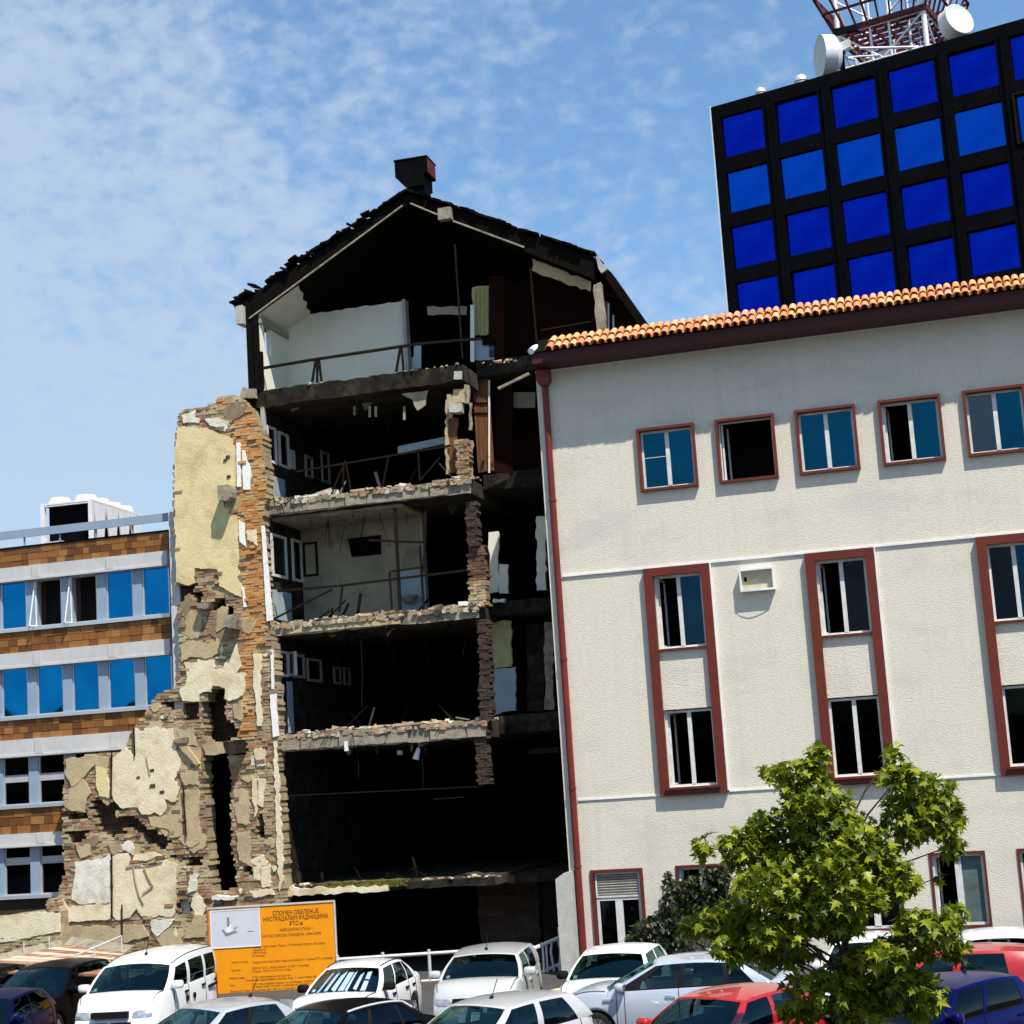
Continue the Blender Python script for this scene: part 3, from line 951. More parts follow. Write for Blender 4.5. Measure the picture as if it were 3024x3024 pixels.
# ================================================================== office block on the left
O = Plane(1590, 1200, 43.0, rad(-15.6), off=0.95)
mat('reflection_grey', (0.42, 0.44, 0.45), (0.36, 0.38, 0.39), scale=3, rough=.6)
OB = O.root('office_building')
tag(OB, 'office building with bands of brown cladding tiles and blue strip windows', 'building')
def zl(*ps): return avg(*[O.at(*p)[1] for p in ps])
ox0 = O.at(0, 1700)[0] - 3.2
ox1 = O.at(503, 1700)[0]
oxc = O.at(528, 1700)[0]
lev = [  # coping, tile bottom, cornice bottom, sill top, sill bottom
    (zl((0, 1622), (503, 1570)), zl((0, 1679.5), (500, 1629)), zl((0, 1720), (503, 1671)), zl((0, 1862.6), (506, 1812)), zl((0, 1873), (508, 1821))),
    (None, zl((0, 1935.7), (507, 1884.4)), zl((0, 1980), (510, 1928.7)), zl((0, 2121), (440, 2085)), zl((0, 2131), (447, 2094))),
    (None, zl((0, 2196.5), (400, 2150)), zl((0, 2240.8), (368, 2208)), zl((0, 2382), (179, 2369)), zl((0, 2392), (179, 2379))),
    (None, zl((0, 2463.6), (177, 2456)), zl((0, 2505), (181, 2490)), zl((8, 2650), (160, 2636)), zl((8, 2660.6), (160, 2645.7)))]
zc0 = lev[0][0]
bm = MB()
bm.box(ox0, oxc + .6, .6, 12, 0, zc0 - .1)
bm.build('body', 'clad_back', OB)
cl0, cl1 = O.at(503, 1700, -.62)[0], O.at(529, 1700, -.62)[0]
coln = MB(); coln.box(cl0, cl1, -.62, .59, 0, zc0 + .42)
coln.build('corner_column', 'band_white', OB)
tiles = []
tile_w, gap = .285, .012
tm = []
for k in range(3):
    q = MB(); q.box(0, 1, -.03 - .004 * k, .03, 0, 1); tm.append(q.mesh('cladding_tile', 'clad_tile'))
ru = random.Random(5)
pane_pitch = (O.at(428, 2000)[0] - O.at(109, 2000)[0]) / 3
pane_w = O.at(186, 2000)[0] - O.at(109, 2000)[0]
pane0 = O.at(109, 2000)[0]
zprev = zc0
for li, (zc, ztile, zcor, zs, zsb) in enumerate(lev):
    bk = MB(); bk.box(ox0, ox1, .02, .59, ztile, zprev - .005); bk.build('cladding_band', 'clad_back', OB)
    nr = 3
    rh = (zprev - ztile) / nr
    for r_ in range(nr):
        x = ox0 + 1.6 - ru.uniform(0, .3)
        while x < ox1 - .03:
            wdt = ru.choice((.20, .28, .28, .42, .36))
            wdt = min(wdt, ox1 - x)
            if wdt > .05:
                link('cladding_tile', ru.choice(tm), OB, (x, ru.uniform(-.006, .006), ztile + r_ * rh), (0, 0, 0), (wdt - gap, 1, rh - gap))
            x += wdt
    cn = MB()
    cn.box(ox0, ox1, -.16, .59, zcor, ztile - .003)
    cn.box(ox0, ox1, -.19, -.161, zcor - .02, zcor + .035)
    for jx in (O.at(104, 1700)[0], O.at(322, 1660)[0]):
        cn.box(jx, jx + .24, -.185, -.162, zcor + .045, ztile - .02)
    cn.build('cornice', 'band_white', OB)
    sl = MB(); sl.box(ox0, ox1, -.10, .59, zsb, zs); sl.build('window_sill', 'alu', OB)
    for i in range(-4, 4):
        a = pane0 + i * pane_pitch
        b = a + pane_w
        if a > ox1 - .2: continue
        b = min(b, ox1 - .02)
        w = MB(); w.box(b + .002, a + pane_pitch - .004, -.02, .3, zs + .001, zcor - .003)
        if b < ox1 - .1: w.build('mullion', 'mullion_blue', OB)
        openw = (li == 0 and i in (0, 1))
        fr = MB(); ring(fr, a, b, zs + .002, zcor - .004, .035, .02, .1)
        wo = fr.build('window', 'alu', OB)
        if openw:
            dk = MB(); dk.add([(a, .55, zs), (b, .55, zs), (b, .55, zcor), (a, .55, zcor)], [(0, 1, 2, 3)]); dk.build('dark_interior', 'dark_room', wo)
            cs = MB(); cs.bar((a + .02, .0, zs + .03), (a - .06, -.28, zs + .03), .03); cs.bar((a + .02, .0, zs + .03), (a + .0, .0, zcor - .03), .03); cs.bar((a - .05, -.25, zs + .03), (a + .0, .0, zcor - .03), .03); cs.build('tilted_sash', 'white_paint', wo)
        else:
            k = 'blue_window' if li < 2 else 'black_glass'
            p = MB(); e = ru.uniform(-.012, .012)
            p.add([(a + .035, .06 + e, zs + .035), (b - .035, .06 - e, zs + .035), (b - .035, .06 - e, zcor - .035), (a + .035, .06 + e, zcor - .035)], [(0, 1, 2, 3)])
            p.build('pane', k, wo)
            if li >= 2:
                h = zcor - zs
                z0 = zs + h * (.47 if li == 2 else .62)
                p = MB(); p.box(a + .04, b - .04, .03, .045, z0, z0 + h * .15); p.build('reflected_band', 'reflection_grey', wo)  # pale strip paints the mirrored building opposite onto the pane
    zprev = zsb - .002
# plinth below the last windows
pb = MB(); pb.box(ox0, ox1, .02, .59, 0, zprev); pb.build('plinth', 'brick_dark', OB)
# parapet rail and white upstand
rl = MB()
za, zb_ = zl((0, 1570.5), (500, 1514.6)), zl((0, 1593), (500, 1539.5))
rl.box(ox0, ox1 + .1, .0, .05, zb_, za)
for i in range(9):
    x = ox0 + .5 + i * 1.15
    rl.box(x, x + .04, .051, .09, zc0, za)
rl.build('roof_rail', 'mullion_blue', OB)
cp_ = MB(); cp_.box(ox0, ox1, -.06, .5, zc0 - .004, zc0 + .035); cp_.build('coping', 'black_metal', OB)
us = MB(); us.box(ox0, ox1, 1.6, 1.7, zc0 - .1, zb_ + .02)
for i in range(14): us.box(ox1 - .15 * i - .12, ox1 - .15 * i - .05, 1.5, 1.598, zc0, zb_ - .05)
us.build('upstand', 'white_paint', OB)
# roof chiller
CH = Plane(120, 1556, 52.0, rad(-12.7))
CHo = empty('roof_chiller', CH.world(0, 0, zc0 - .1), CH.yaw)
tag(CHo, 'white rooftop chiller with round fans and a dark open end', 'air chiller')
cw = CH.at(271, 1481)[0]; chh = CH.at(200, 1486)[1] - (zc0 - .1)
cl = 3.5
m = MB()
for x in (0, cw - .13): m.box(x, x + .13, 0, .12, 0, chh - .002)
m.box(0, cw, 0, cl, chh, chh + .06)
m.box(.131, cw - .131, .01, .11, chh - .05, chh - .003)
m.box(.1, cw - .1, .05, cl, 0, .5)
m.build('casing', 'white_paint', CHo)
m = MB(); m.box(.14, cw - .14, .3, cl - .05, .5, chh - .01); m.build('dark_core', 'black_metal', CHo)
pm = MB(); pm.prism([(.0, chh - .02), (.2, .75), (.62, .75), (.82, chh - .02)], -.02, .02)
me = pm.mesh('side_panel', 'white_paint')
for k in range(4):
    link('side_panel', me, CHo, (cw - .01, .12 + k * .84, 0), (0, 0, rad(90)))
fmb = MB(); fmb.tube([(0, 0, 0), (0, 0, .2)], [.36, .33], 20)
fme = fmb.mesh('fan_cowl', 'white_paint', smooth=40)
for k in range(4):
    for x in (.42, cw - .42):
        link('fan_cowl', fme, CHo, (x, .45 + k * .84, chh + .06))
m = MB(); m.box(.15, .75, -.06, .2, .55, .85); m.bar((.1, -.05, .3), (cw, -.05, .34), .1); m.build('pipework', 'galv', CHo)
# ================================================================== torn-open building in the middle
RP = Plane(1590, 1200, 43.0, YAW, off=0.6)
RB = RP.root('ruined_building')
tag(RB, 'bombed building torn open on one side with sooty floors and a broken gable roof', 'building')
def r(px, py, off=0.0): return RP.at(px, py, off)
def rz(*ps): return avg(*[r(*p)[1] for p in ps])
uW = avg(*[r(*p)[0] for p in ((786, 1660), (792, 1833), (812, 2045), (822, 2175), (838, 2600))])
uX = 1.6                     # hidden right limit behind the white building
DR = 8.0
slabs = [  # z top, z bottom
    (rz((780, 1155), (1180, 1104), (1571, 1042)), rz((780, 1199), (1180, 1151), (1573, 1093))),
    (rz((793, 1490), (1330, 1415), (1595, 1386)), rz((780, 1523), (1330, 1464), (1595, 1432))),
    (rz((810, 1848), (1331, 1797), (1600, 1766)), rz((812, 1881), (1331, 1830), (1600, 1803))),
    (rz((825, 2178), (1331, 2136), (1620, 2102)), rz((833, 2222), (1331, 2186), (1630, 2156))),
    (rz((836, 2627), (1200, 2596), (1635, 2578)), rz((836, 2650), (1200, 2622), (1635, 2602)))]
bays = [(((1420, 1070), (1571, 1042)), ((1420, 1112), (1573, 1091))), (((1395, 1405), (1597, 1385)), ((1395, 1454), (1597, 1431))), (((1454, 1778), (1622, 1764)), ((1451, 1818), (1622, 1801))),
        (((1454, 2117), (1644, 2100)), ((1459, 2168), (1650, 2154))), (((1420, 2592), (1635, 2578)), ((1420, 2614), (1635, 2600)))]
rr = random.Random(21)
fmat = ['concrete_sooty', 'concrete', 'concrete', 'concrete', 'concrete_sooty']
upier = r(1400, 1600)[0]
for k, (zt_, zb_) in enumerate(slabs):
    m = MB()
    top = jag([(uW - .3, zt_), (upier, zt_)], .03, .16, k, False) + [(upier, zt_)]
    bot = jag([(upier, zb_), (uW - .3, zb_ - (.03 if k < 4 else 0))], .022, .2, k + 50, False) + [(uW - .3, zb_)]
    m.prism(top + bot, .0, DR, 0, 1)
    OB_ = 1.25
    tz, bz = bays[k]
    zt2, zb2 = avg(*[r(*p, OB_)[1] for p in tz]), avg(*[r(*p, OB_)[1] for p in bz])
    top = jag([(upier + .002, zt2), (uX, zt2)], .02, .2, k + 9, False) + [(uX, zt2)]
    m.prism(top + [(uX, zb2), (upier + .002, zb2)], OB_, DR, 2, 1)
    m.build('floor_slab', [fmat[k], 'ceiling_soot', 'concrete_sooty'], RB)
    # worn facing pieces on the slab edge
    if k in (1, 2, 3):
        x = uW
        while x < upier - .2:
            fp = MB()
            wdt = rr.uniform(.35, 1.1)
            if rr.random() < .8:
                fp.prism(jag([(x, zb_ + .02), (min(x + wdt, upier), zb_ + .02), (min(x + wdt, upier), zt_ - rr.uniform(.06, .14)), (x, zt_ - rr.uniform(.06, .14))], .012, .1, k * 31 + int(x * 10)), -rr.uniform(.03, .07), -.001)
                fp.build('slab_facing', 'concrete' if k != 2 else 'plaster_tan', RB)
            x += wdt + rr.uniform(.01, .06)
    # rubble lying along the broken edge
    rb = MB()
    for i in range(150 if k in (1, 2, 3) else 90):
        x = rr.uniform(uW, upier + .3 if k else 0)
        if noise.noise(Vector((x * 1.3, k * 7.1, 0))) < rr.uniform(-.45, .25): continue
        s = rr.uniform(.02, .075) * (1.6 if rr.random() < .1 else 1) * (1 if k in (1, 2, 3) else .55)
        mt = Matrix.Translation((x, rr.uniform(-.04, .5), zt_ + s * .4)) @ Matrix.Rotation(rr.uniform(0, 3), 4, 'Z') @ Matrix.Rotation(rr.uniform(-.5, .5), 4, 'X')
        rb.box(-s * rr.uniform(.8, 2), s * rr.uniform(.8, 2), -s, s, -s * .6, s * .6, 0, mt, s * .45, rr)
    if k in (1, 2, 3):
        for i in range(110):
            x = rr.uniform(uW, upier)
            s = rr.uniform(.02, .05)
            rb.box(x - s * 1.6, x + s * 1.6, -.06 - s * .5, .02, zt_ - .10 - s + rr.uniform(-.03, .06), zt_ - .06 + s, 0, None, s * .3, rr)
    tag(rb.build('edge_rubble', 'rubble', RB), kind='stuff')
    if k in (1, 2, 3):
        for i in range(7):
            x = rr.uniform(uW + .3, upier)
            e_ = MB(); e_.tube([(x, .2, zt_ - .12), (x + rr.uniform(-.1, .1), -.15, zt_ - .13), (x + rr.uniform(-.3, .3), -.28, zt_ - rr.uniform(.1, .5))], .010, 5); e_.build('bent_rebar', 'steel_dark', RB)
        for i in range(4):
            x = rr.uniform(uW + .2, upier - .8); w_ = rr.uniform(.3, .8)
            e_ = MB(); e_.box(x, x + w_, -.06, .3, zt_ + .0, zt_ + rr.uniform(.03, .07), 0, None, .015, rr); e_.build('broken_tile_slab', rr.choice(['concrete_pale', 'plaster_tan', 'concrete']), RB)
# shell: side, back and right walls, all smoke-blackened
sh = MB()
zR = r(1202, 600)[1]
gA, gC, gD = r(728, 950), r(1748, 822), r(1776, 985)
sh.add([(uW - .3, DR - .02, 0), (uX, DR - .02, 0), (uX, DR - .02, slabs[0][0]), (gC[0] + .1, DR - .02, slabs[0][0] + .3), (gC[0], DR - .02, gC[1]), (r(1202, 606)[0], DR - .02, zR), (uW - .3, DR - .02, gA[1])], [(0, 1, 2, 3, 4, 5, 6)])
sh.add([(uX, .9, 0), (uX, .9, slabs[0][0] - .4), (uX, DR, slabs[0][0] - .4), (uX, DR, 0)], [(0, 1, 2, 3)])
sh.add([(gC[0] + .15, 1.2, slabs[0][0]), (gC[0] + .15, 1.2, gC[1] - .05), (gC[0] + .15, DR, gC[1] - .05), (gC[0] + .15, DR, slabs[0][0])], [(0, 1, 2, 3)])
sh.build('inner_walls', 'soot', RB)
zeave = r(690, 940)[1]
zs4 = slabs[0][0]
lwm = MB()
wy0, _ = RP.depth_on_side(768, 1060, uW)
slot = [(.42, .95, zs4 + 1.25, zs4 + 2.15)]
lwm.box(uW - .32, uW, .12, DR, 0, slabs[0][1] - .002)
lwm.build('side_wall', 'concrete_sooty', RB)
lw2 = MB()
def side_quad(mb, y0, y1, z0, z1, x=uW):
    mb.add([(x, y0, z0), (x, y1, z0), (x, y1, z1), (x, y0, z1)], [(0, 1, 2, 3)])
zh = zs4 + 2.55
lw2.box(uW - .15, uW, .05, .35, zs4, zh); lw2.box(uW - .15, uW, .82, 2.2, zs4 + 1.35, zh)
lw2.box(uW - .15, uW, .351, 2.2, zs4, zs4 + 1.15); lw2.box(uW - .15, uW, .351, .82, zh - .3, zh - .002); lw2.box(uW - .15, uW, .82, 2.2, zs4 + 1.151, zs4 + 1.349)
lw2.build('attic_side_wall', 'room_green', RB)
ap = MB(); ap.box(uW - .38, uW - .16, -.02, .25, zs4 - .5, zh + .1); ap.box(uW - .155, uW - .02, -.06, .045, zs4, zh); ap.box(uW - .015, uW + .05, -.02, .1, zs4, zs4 + 1.1)
ap.build('corner_post', 'burnt_timber', RB)
# white-framed windows in the side wall, floor by floor
def side_window(x0, y0, x1, y1, m='white_frame', t=.07, leaf=False, glow=False):
    d0, za = RP.depth_on_side(x0, y0, uW)
    d1, zb_ = RP.depth_on_side(x1, y1, uW)
    za2 = RP.depth_on_side(x1, y0 + (x1 - x0) * .2, uW)[1]
    d0 = max(.16, d0); d1 = min(DR - .1, d1)
    if d1 - d0 < .12: return
    z1 = za; z0 = zb_
    f = MB()
    X = uW
    for a, b in ((d0, d0 + t), (d1 - t, d1)): f.box(X, X + .06, a, b, z0, z1)
    f.box(X, X + .058, d0 + t, d1 - t, z1 - t, z1); f.box(X, X + .058, d0 + t, d1 - t, z0, z0 + t)
    w = f.build('side_window', m, RB)
    p = MB(); side_quad(p, d0 + t, d1 - t, z0 + t, z1 - t, X + .01); p.build('pane', 'black_glass', w)
    if leaf:
        c = MB()
        c.bar((X + .05, d1 - .03, z0 + .03), (X + .05, d1 - .03, z1 - .03), .07)
        c.bar((X + .34, d1 - .22, z0 + .03), (X + .34, d1 - .22, z1 - .03), .07)
        c.bar((X + .05, d1 - .03, z0 + .05), (X + .34, d1 - .22, z0 + .05), .06)
        c.bar((X + .05, d1 - .03, z1 - .05), (X + .34, d1 - .22, z1 - .05), .06)
        c.build('casement', m, w)
mat('frame_dim', (0.42, 0.42, 0.40), (0.28, 0.28, 0.27), scale=3, rough=.7)
for a in ((782, 1254, 815, 1374), (819, 1273, 852, 1388), (854, 1328, 868, 1388)): side_window(*a, m='white_frame')
for a in ((898, 1343, 922, 1416), (945, 1330, 972, 1432)): side_window(*a, m='frame_dim')
for a in ((797, 1574, 846, 1712), (858, 1590, 892, 1722)): side_window(*a, m='white_frame', leaf=False)
side_window(810, 1920, 850, 2000, leaf=True)
side_window(862, 1930, 897, 2004, m='frame_dim')
for a in ((903, 1943, 948, 2016), (982, 1968, 1005, 2022), (1012, 1970, 1032, 2025)): side_window(*a, m='frame_dim')
# pale wall panels under the windows
for (x0, y0, x1, y1) in ((787, 1398, 842, 1478), (803, 1740, 862, 1838), (824, 2018, 838, 2165), (845, 2012, 868, 2165)):
    d0, za = RP.depth_on_side(x0, y0, uW); d1, zb_ = RP.depth_on_side(x1, y1, uW)
    pn = MB(); pn.box(uW + .002, uW + .02, max(.14, d0), min(d1, DR), zb_ , za); pn.build('wall_panel', 'room_blue', RB)
tri = MB(); tri.box(uW - .06, uW + .05, .0, .11, slabs[1][1], slabs[0][1] - .01); tri.build('grey_edge_board', 'frame_dim', RB)

# ---- top floor: pale partition, plastered sloping ceiling, railing
dP, _z = RP.depth_on_side(853, 1124, uW)
dP = max(1.5, min(dP, 2.4))
eA, eB = r(736, 945), r(1195, 611)
slope = (eB[1] - eA[1]) / (eB[0] - eA[0])
def zceil(u): return eA[1] + slope * (u - eA[0]) - .02
uPr = r(1196, 1000, dP)[0]
zPt = avg(r(978, 917, dP)[1], r(1196, 889, dP)[1])
uPl = eA[0] + (zPt - eA[1] + .02) / slope
pp = MB()
pp.prism([(uW, zs4), (uPr, zs4), (uPr, zPt)] + jag([(uPr, zPt), (uPl, zPt)], .02, .15, 4, False)[1:] + [(uPl, zPt), (uW, zceil(uW))], dP, dP + .12)
pp.build('attic_partition', 'room_green', RB)
pj = MB(); pj.box(uPr, uPr + .09, dP - .1, dP + .2, zs4, zPt + .02); pj.box(uPr + .12, uPr + .3, dP + .1, dP + .16, zs4, zs4 + .95)
pj.build('partition_jamb', 'frame_dim', RB)
cl_ = MB()
ul0, ul1 = uW - .05, r(880, 833)[0]
edge = [(ul1, .02)] + [(ul1 + (uPl - ul1) * t + rr.uniform(-.05, .05), .02 + dP * t) for t in (.15, .3, .45, .6, .75, .9)] + [(uPl, dP)]
vs = [(ul0, .02, zceil(ul0)), (ul0, dP, zceil(ul0))]
edge3 = [(u, y, zceil(u)) for u, y in edge]
k0 = [(ul0, .02 + dP * i / 7, zceil(ul0)) for i in range(8)]
cl_.add(k0 + edge3, [(i, i + 1, 8 + i + 1, 8 + i) for i in range(7)])
cl_.build('plaster_ceiling', 'room_green', RB)
wp = MB(); wp.box(ul0 - .02, uW + .06, .02, dP, zceil(ul0) - .22, zceil(ul0) - .02); wp.build('wall_plate', 'room_grey', RB)
def railing(pts, posts, w=.055, m='steel_dark', name='railing', off=.1):
    """pts in px along the top rail; posts: list of px pairs"""
    f = MB()
    q = [RP.at(*p, off) for p in pts]
    for a, b in zip(q[:-1], q[1:]): f.bar((a[0], off, a[1]), (b[0], off, b[1]), w)
    for a, b in posts:
        a, b = RP.at(*a, off), RP.at(*b, off)
        f.bar((a[0], off, a[1]), (b[0], off, b[1]), w * .8)
    return f.build(name, m, RB)
railing([(778, 1087), (920, 1063), (1240, 1015), (1420, 1000)], [((932, 1064), (922, 1128)), ((937, 1064), (937, 1130)), ((942, 1064), (950, 1130)), ((1182, 1027), (1170, 1098)), ((1186, 1027), (1192, 1098))], .07)
railing([(1343, 720), (1366, 1060)], [], .04, name='hanging_pipe')
railing([(1566, 790), (1585, 1010)], [], .04, name='hanging_pipe')
railing([(1600, 975), (1745, 950)], [], .04)
railing([(876, 1393), (1330, 1316)], [((1020, 1360), (978, 1462)), ((1016, 1364), (1013, 1452)), ((1022, 1370), (1036, 1448)), ((1148, 1346), (1130, 1435)), ((1235, 1330), (1240, 1420)), ((1300, 1350), (1240, 1420))], .05)
railing([(820, 1746), (1010, 1729), (1330, 1690), (1380, 1684)], [((1012, 1726), (1002, 1808)), ((812, 1826), (982, 1740)), ((1150, 1690), (1158, 1806)), ((1152, 1688), (1242, 1676))], .06)
railing([(1166, 1500), (1182, 1800)], [((1090, 1595), (1250, 1602)), ((1257, 1510), (1252, 1690)), ((1240, 1610), (1252, 1810))], .075)
for px, y0, y1 in ((1066, 1885, 2090), (1056, 2230, 2300), (1246, 2240, 2330)):
    railing([(px, y0), (px + 4, (y0 + y1) / 2), (px + 2, y1)], [], .015, name='hanging_wire')
railing([(850, 2350), (1430, 2322)], [], .03)
railing([(1280, 2360), (1370, 2354)], [], .025)
# lamp hanging under a slab
lm = MB(); c = r(1232, 2228, .3); lm.tube([(c[0] + .05, .3, c[1] + .16), (c[0] - .05, .3, c[1] - .12)], [.05, .09], 10); lm.bar((c[0] + .05, .3, c[1] + .15), (c[0] + .08, .3, slabs[3][1]), .02)
lm.build('hanging_lamp', 'white_paint', RB)
lm = MB(); c = r(1180, 2222, .3); lm.box(c[0] - .06, c[0] + .06, .28, .36, c[1] - .06, c[1] + .05); lm.build('junction_box', 'concrete_pale', RB)
lm = MB(); c = r(1026, 2203); lm.box(c[0] - .05, c[0] + .04, -.1, -.02, c[1] - .13, c[1] + .12); lm.build('white_stub', 'white_paint', RB)

def panel(name, m, x0, y0, x1, y1, off, th=.06, y0r=None, y1r=None, seed=None):
    if x0 >= 1389 and name not in ('soffit_plaster', 'window_post'): off += 1.0
    a, b = r(x0, y0, off), r(x1, y0 if y0r is None else y0r, off)
    c, d = r(x0, y1, off), r(x1, y1 if y1r is None else y1r, off)
    poly = [c, d, b, a]
    if seed is not None: poly = jag(poly, .035, .14, seed)
    q = MB(); q.prism(poly, off, off + th)
    return q.build(name, m, RB)
# ---- attic right-hand bay
panel('white_post', 'trim_white', 1389, 900, 1400, 1068, .35)
panel('curtain', 'curtain', 1394, 850, 1448, 992, .55, y0r=842, y1r=985, seed=3)
for k in range(4):
    panel('curtain_fold', 'curtain', 1400 + k * 12, 852 - k, 1404 + k * 12, 988, .50, .05)
panel('blue_panel', 'room_blue', 1402, 1006, 1458, 1062, .5, seed=4)
panel('dark_board', 'burnt_timber', 1424, 1000, 1456, 1018, .42)
panel('wooden_door', 'wood_red', 1444, 815, 1490, 1056, .5)
panel('timber_partition', 'wood_red', 1492, 830, 1760, 1045, 1.4)
panel('pale_board', 'room_grey', 1262, 905, 1378, 930, 1.8, seed=6)
panel('low_panel', 'room_blue', 1222, 1020, 1243, 1088, 1.4)
panel('soffit_plaster', 'plaster_tan', 1572, 765, 1745, 800, .3, .05, y0r=832, y1r=862, seed=8)
# ---- third floor right-hand bay
def planked_door(x0, y0, x1, y1, off, n, m='wood_brown'):
    off += 1.0
    a, b = r(x0, y0, off)[0], r(x1, y0, off)[0]
    zt_, zb_ = r(x0, y0, off)[1], r(x0, y1, off)[1]
    q = MB()
    q.box(a, b, off + .03, off + .06, zb_, zt_)
    o = q.build('wooden_door', m, RB)
    for k in range(n):
        p = MB(); w_ = (b - a) / n
        p.box(a + k * w_ + .004, a + (k + 1) * w_ - .004, off - rr.uniform(0, .015), off + .029, zb_ + rr.uniform(0, .02), zt_ - rr.uniform(0, .03))
        p.build('plank', m, o)
planked_door(1395, 1122, 1442, 1398, .45, 5)
for yy in (1188, 1218): panel('door_rail', 'burnt_timber', 1392, yy, 1446, yy + 4, .41, .03)
panel('white_post', 'trim_white', 1442, 1122, 1446, 1396, .4, y0r=1122)
panel('timber_partition', 'wood_red', 1462, 1128, 1514, 1395, 1.0)
panel('timber_partition', 'wood_red', 1516, 1128, 1600, 1395, 2.2)
panel('grey_panel', 'room_grey', 1516, 1158, 1580, 1204, 1.2)
bm_ = MB(); a, b = r(1472, 1148, .15), r(1562, 1104, .15); bm_.bar((a[0], .15, a[1]), (b[0], .15, b[1]), .1, .07); bm_.build('fallen_beam', 'concrete', RB)
for i, (x, y, w_, h) in enumerate(((1320, 1165, 14, 70), (1338, 1150, 40, 40), (1372, 1135, 12, 55), (1385, 1190, 8, 80), (1389, 1300, 6, 90))):
    panel('torn_plaster', 'plaster_tan' if i < 2 else 'concrete', x, y, x + w_, y + h, .1, .08, seed=40 + i)
panel('concrete_block', 'concrete_pale', 1326, 1188, 1362, 1216, -.05, .3, seed=50)
panel('concrete_block', 'concrete_pale', 1340, 1096, 1364, 1120, -.06, .3, seed=51)
panel('torn_plaster', 'wood_brown', 1322, 1235, 1350, 1395, .2, .1, seed=52)
panel('torn_plaster', 'plaster_tan', 1316, 1180, 1322, 1400, .1, .1, seed=53)
hp_ = MB()
hp_.prism(jag([r(1185, 1165, .15), r(1264, 1152, .15), r(1256, 1195, .15), r(1232, 1212, .15), r(1218, 1182, .15)], .02, .1, 5), .15, .2)
hp_.build('hanging_plaster', 'room_grey', RB)
for x, ln in ((1043, 26), (1088, 32), (1106, 30), (1190, 40)):
    panel('hanging_strip', 'concrete', x, 1200, x + 7, 1200 + ln, .25, .02)
panel('sagging_ceiling_board', 'room_blue', 1175, 1318, 1322, 1340, 1.2, .04, y0r=1288, y1r=1308)
panel('broken_board', 'concrete_pale', 912, 1462, 978, 1482, .7, .04, y0r=1440, y1r=1458)
# ---- second floor: grey room
dG = 2.3
ug0, ug1 = uW + .02, r(1252, 1700, dG)[0]
gp = MB(); gp.box(ug0, ug1, dG, dG + .12, slabs[2][0], slabs[1][1] - .002)
gp.build('grey_wall', 'room_grey', RB)
hb = MB(); hb.prism([r(1028, 1591, dG), r(1040, 1645, dG), r(1126, 1637, dG), r(1125, 1580, dG)], dG - .03, dG - .002); hb.build('dark_hatch', 'soot', RB)
nb = MB(); a, b, c, d = r(895, 1604, dG), r(937, 1604, dG), r(895, 1704, dG), r(937, 1702, dG)
ring(nb, a[0], b[0], c[1], a[1], .05, dG - .05, dG - .002); nb.build('notice_frame', 'burnt_timber', RB)
bp_ = MB(); a, b = r(1178, 1685, dG), r(1247, 1790, dG); bp_.box(a[0], ug1 - .05, dG - .04, dG - .001, slabs[2][0], a[1]); bp_.build('washroom_panel', 'room_blue', RB)
ws = MB(); c = r(1205, 1768, dG - .3)
ws.tube([(c[0], dG - .25, c[1] - .1), (c[0], dG - .25, c[1] + .06), (c[0], dG - .25, c[1] + .09)], [.1, .26, .28], 14); ws.build('washbasin', 'frame_dim', RB)
dj = MB(); dj.box(ug1 - .03, ug1 + .04, dG - .06, dG + .2, slabs[2][0], slabs[1][1] - .01); dj.build('door_jamb', 'frame_dim', RB)
ce = MB()
ce.prism(jag([(uW, slabs[1][1] - .03), (r(1180, 1500)[0], slabs[1][1] - .03), (r(1180, 1500)[0], slabs[1][1] - .10), (uW, slabs[1][1] - .12)], .02, .2, 77), .3, dG)
ce.build('ceiling_lath', 'concrete', RB)
panel('green_pillar', 'room_green', 1444, 1572, 1472, 1752, .6, .1, y0r=1568, y1r=1748, seed=60)
panel('green_pillar', 'room_green', 1474, 1665, 1500, 1752, .6, .1, y0r=1668, seed=61)
panel('green_pillar', 'room_green', 1584, 1524, 1612, 1742, .8, .1, seed=62)
panel('stone_block', 'trim_white', 1354, 1776, 1378, 1788, -.02, .2, seed=63)
panel('stone_block', 'trim_white', 1455, 1768, 1488, 1780, .05, .2, seed=64)
# ---- first floor right bay: yellow and blue plaster
panel('painted_wall', 'curtain', 1452, 1836, 1510, 1974, .7, .1, y0r=1833, y1r=1968, seed=65)
panel('painted_wall', 'room_blue', 1455, 1976, 1522, 2112, .7, .1, y0r=1969, y1r=2098, seed=66)
panel('green_pillar', 'concrete', 1608, 1838, 1634, 2096, .6, .1, seed=67)
panel('timber_partition', 'concrete_sooty', 1556, 1842, 1606, 2100, 1.2)
panel('white_lintel', 'concrete_sooty', 1562, 2212, 1650, 2228, .5, y0r=2205, y1r=2222)

mat('brick_shaded', (0.15, 0.085, 0.05), (0.09, 0.055, 0.035), scale=10, rough=.95, bump=.6, bscale=30, random_col=[(0.16, 0.09, 0.05), (0.10, 0.06, 0.04), (0.20, 0.13, 0.08), (0.07, 0.045, 0.03)], island=True)  # darker copy of the brick; the pier's shade is put into its colour
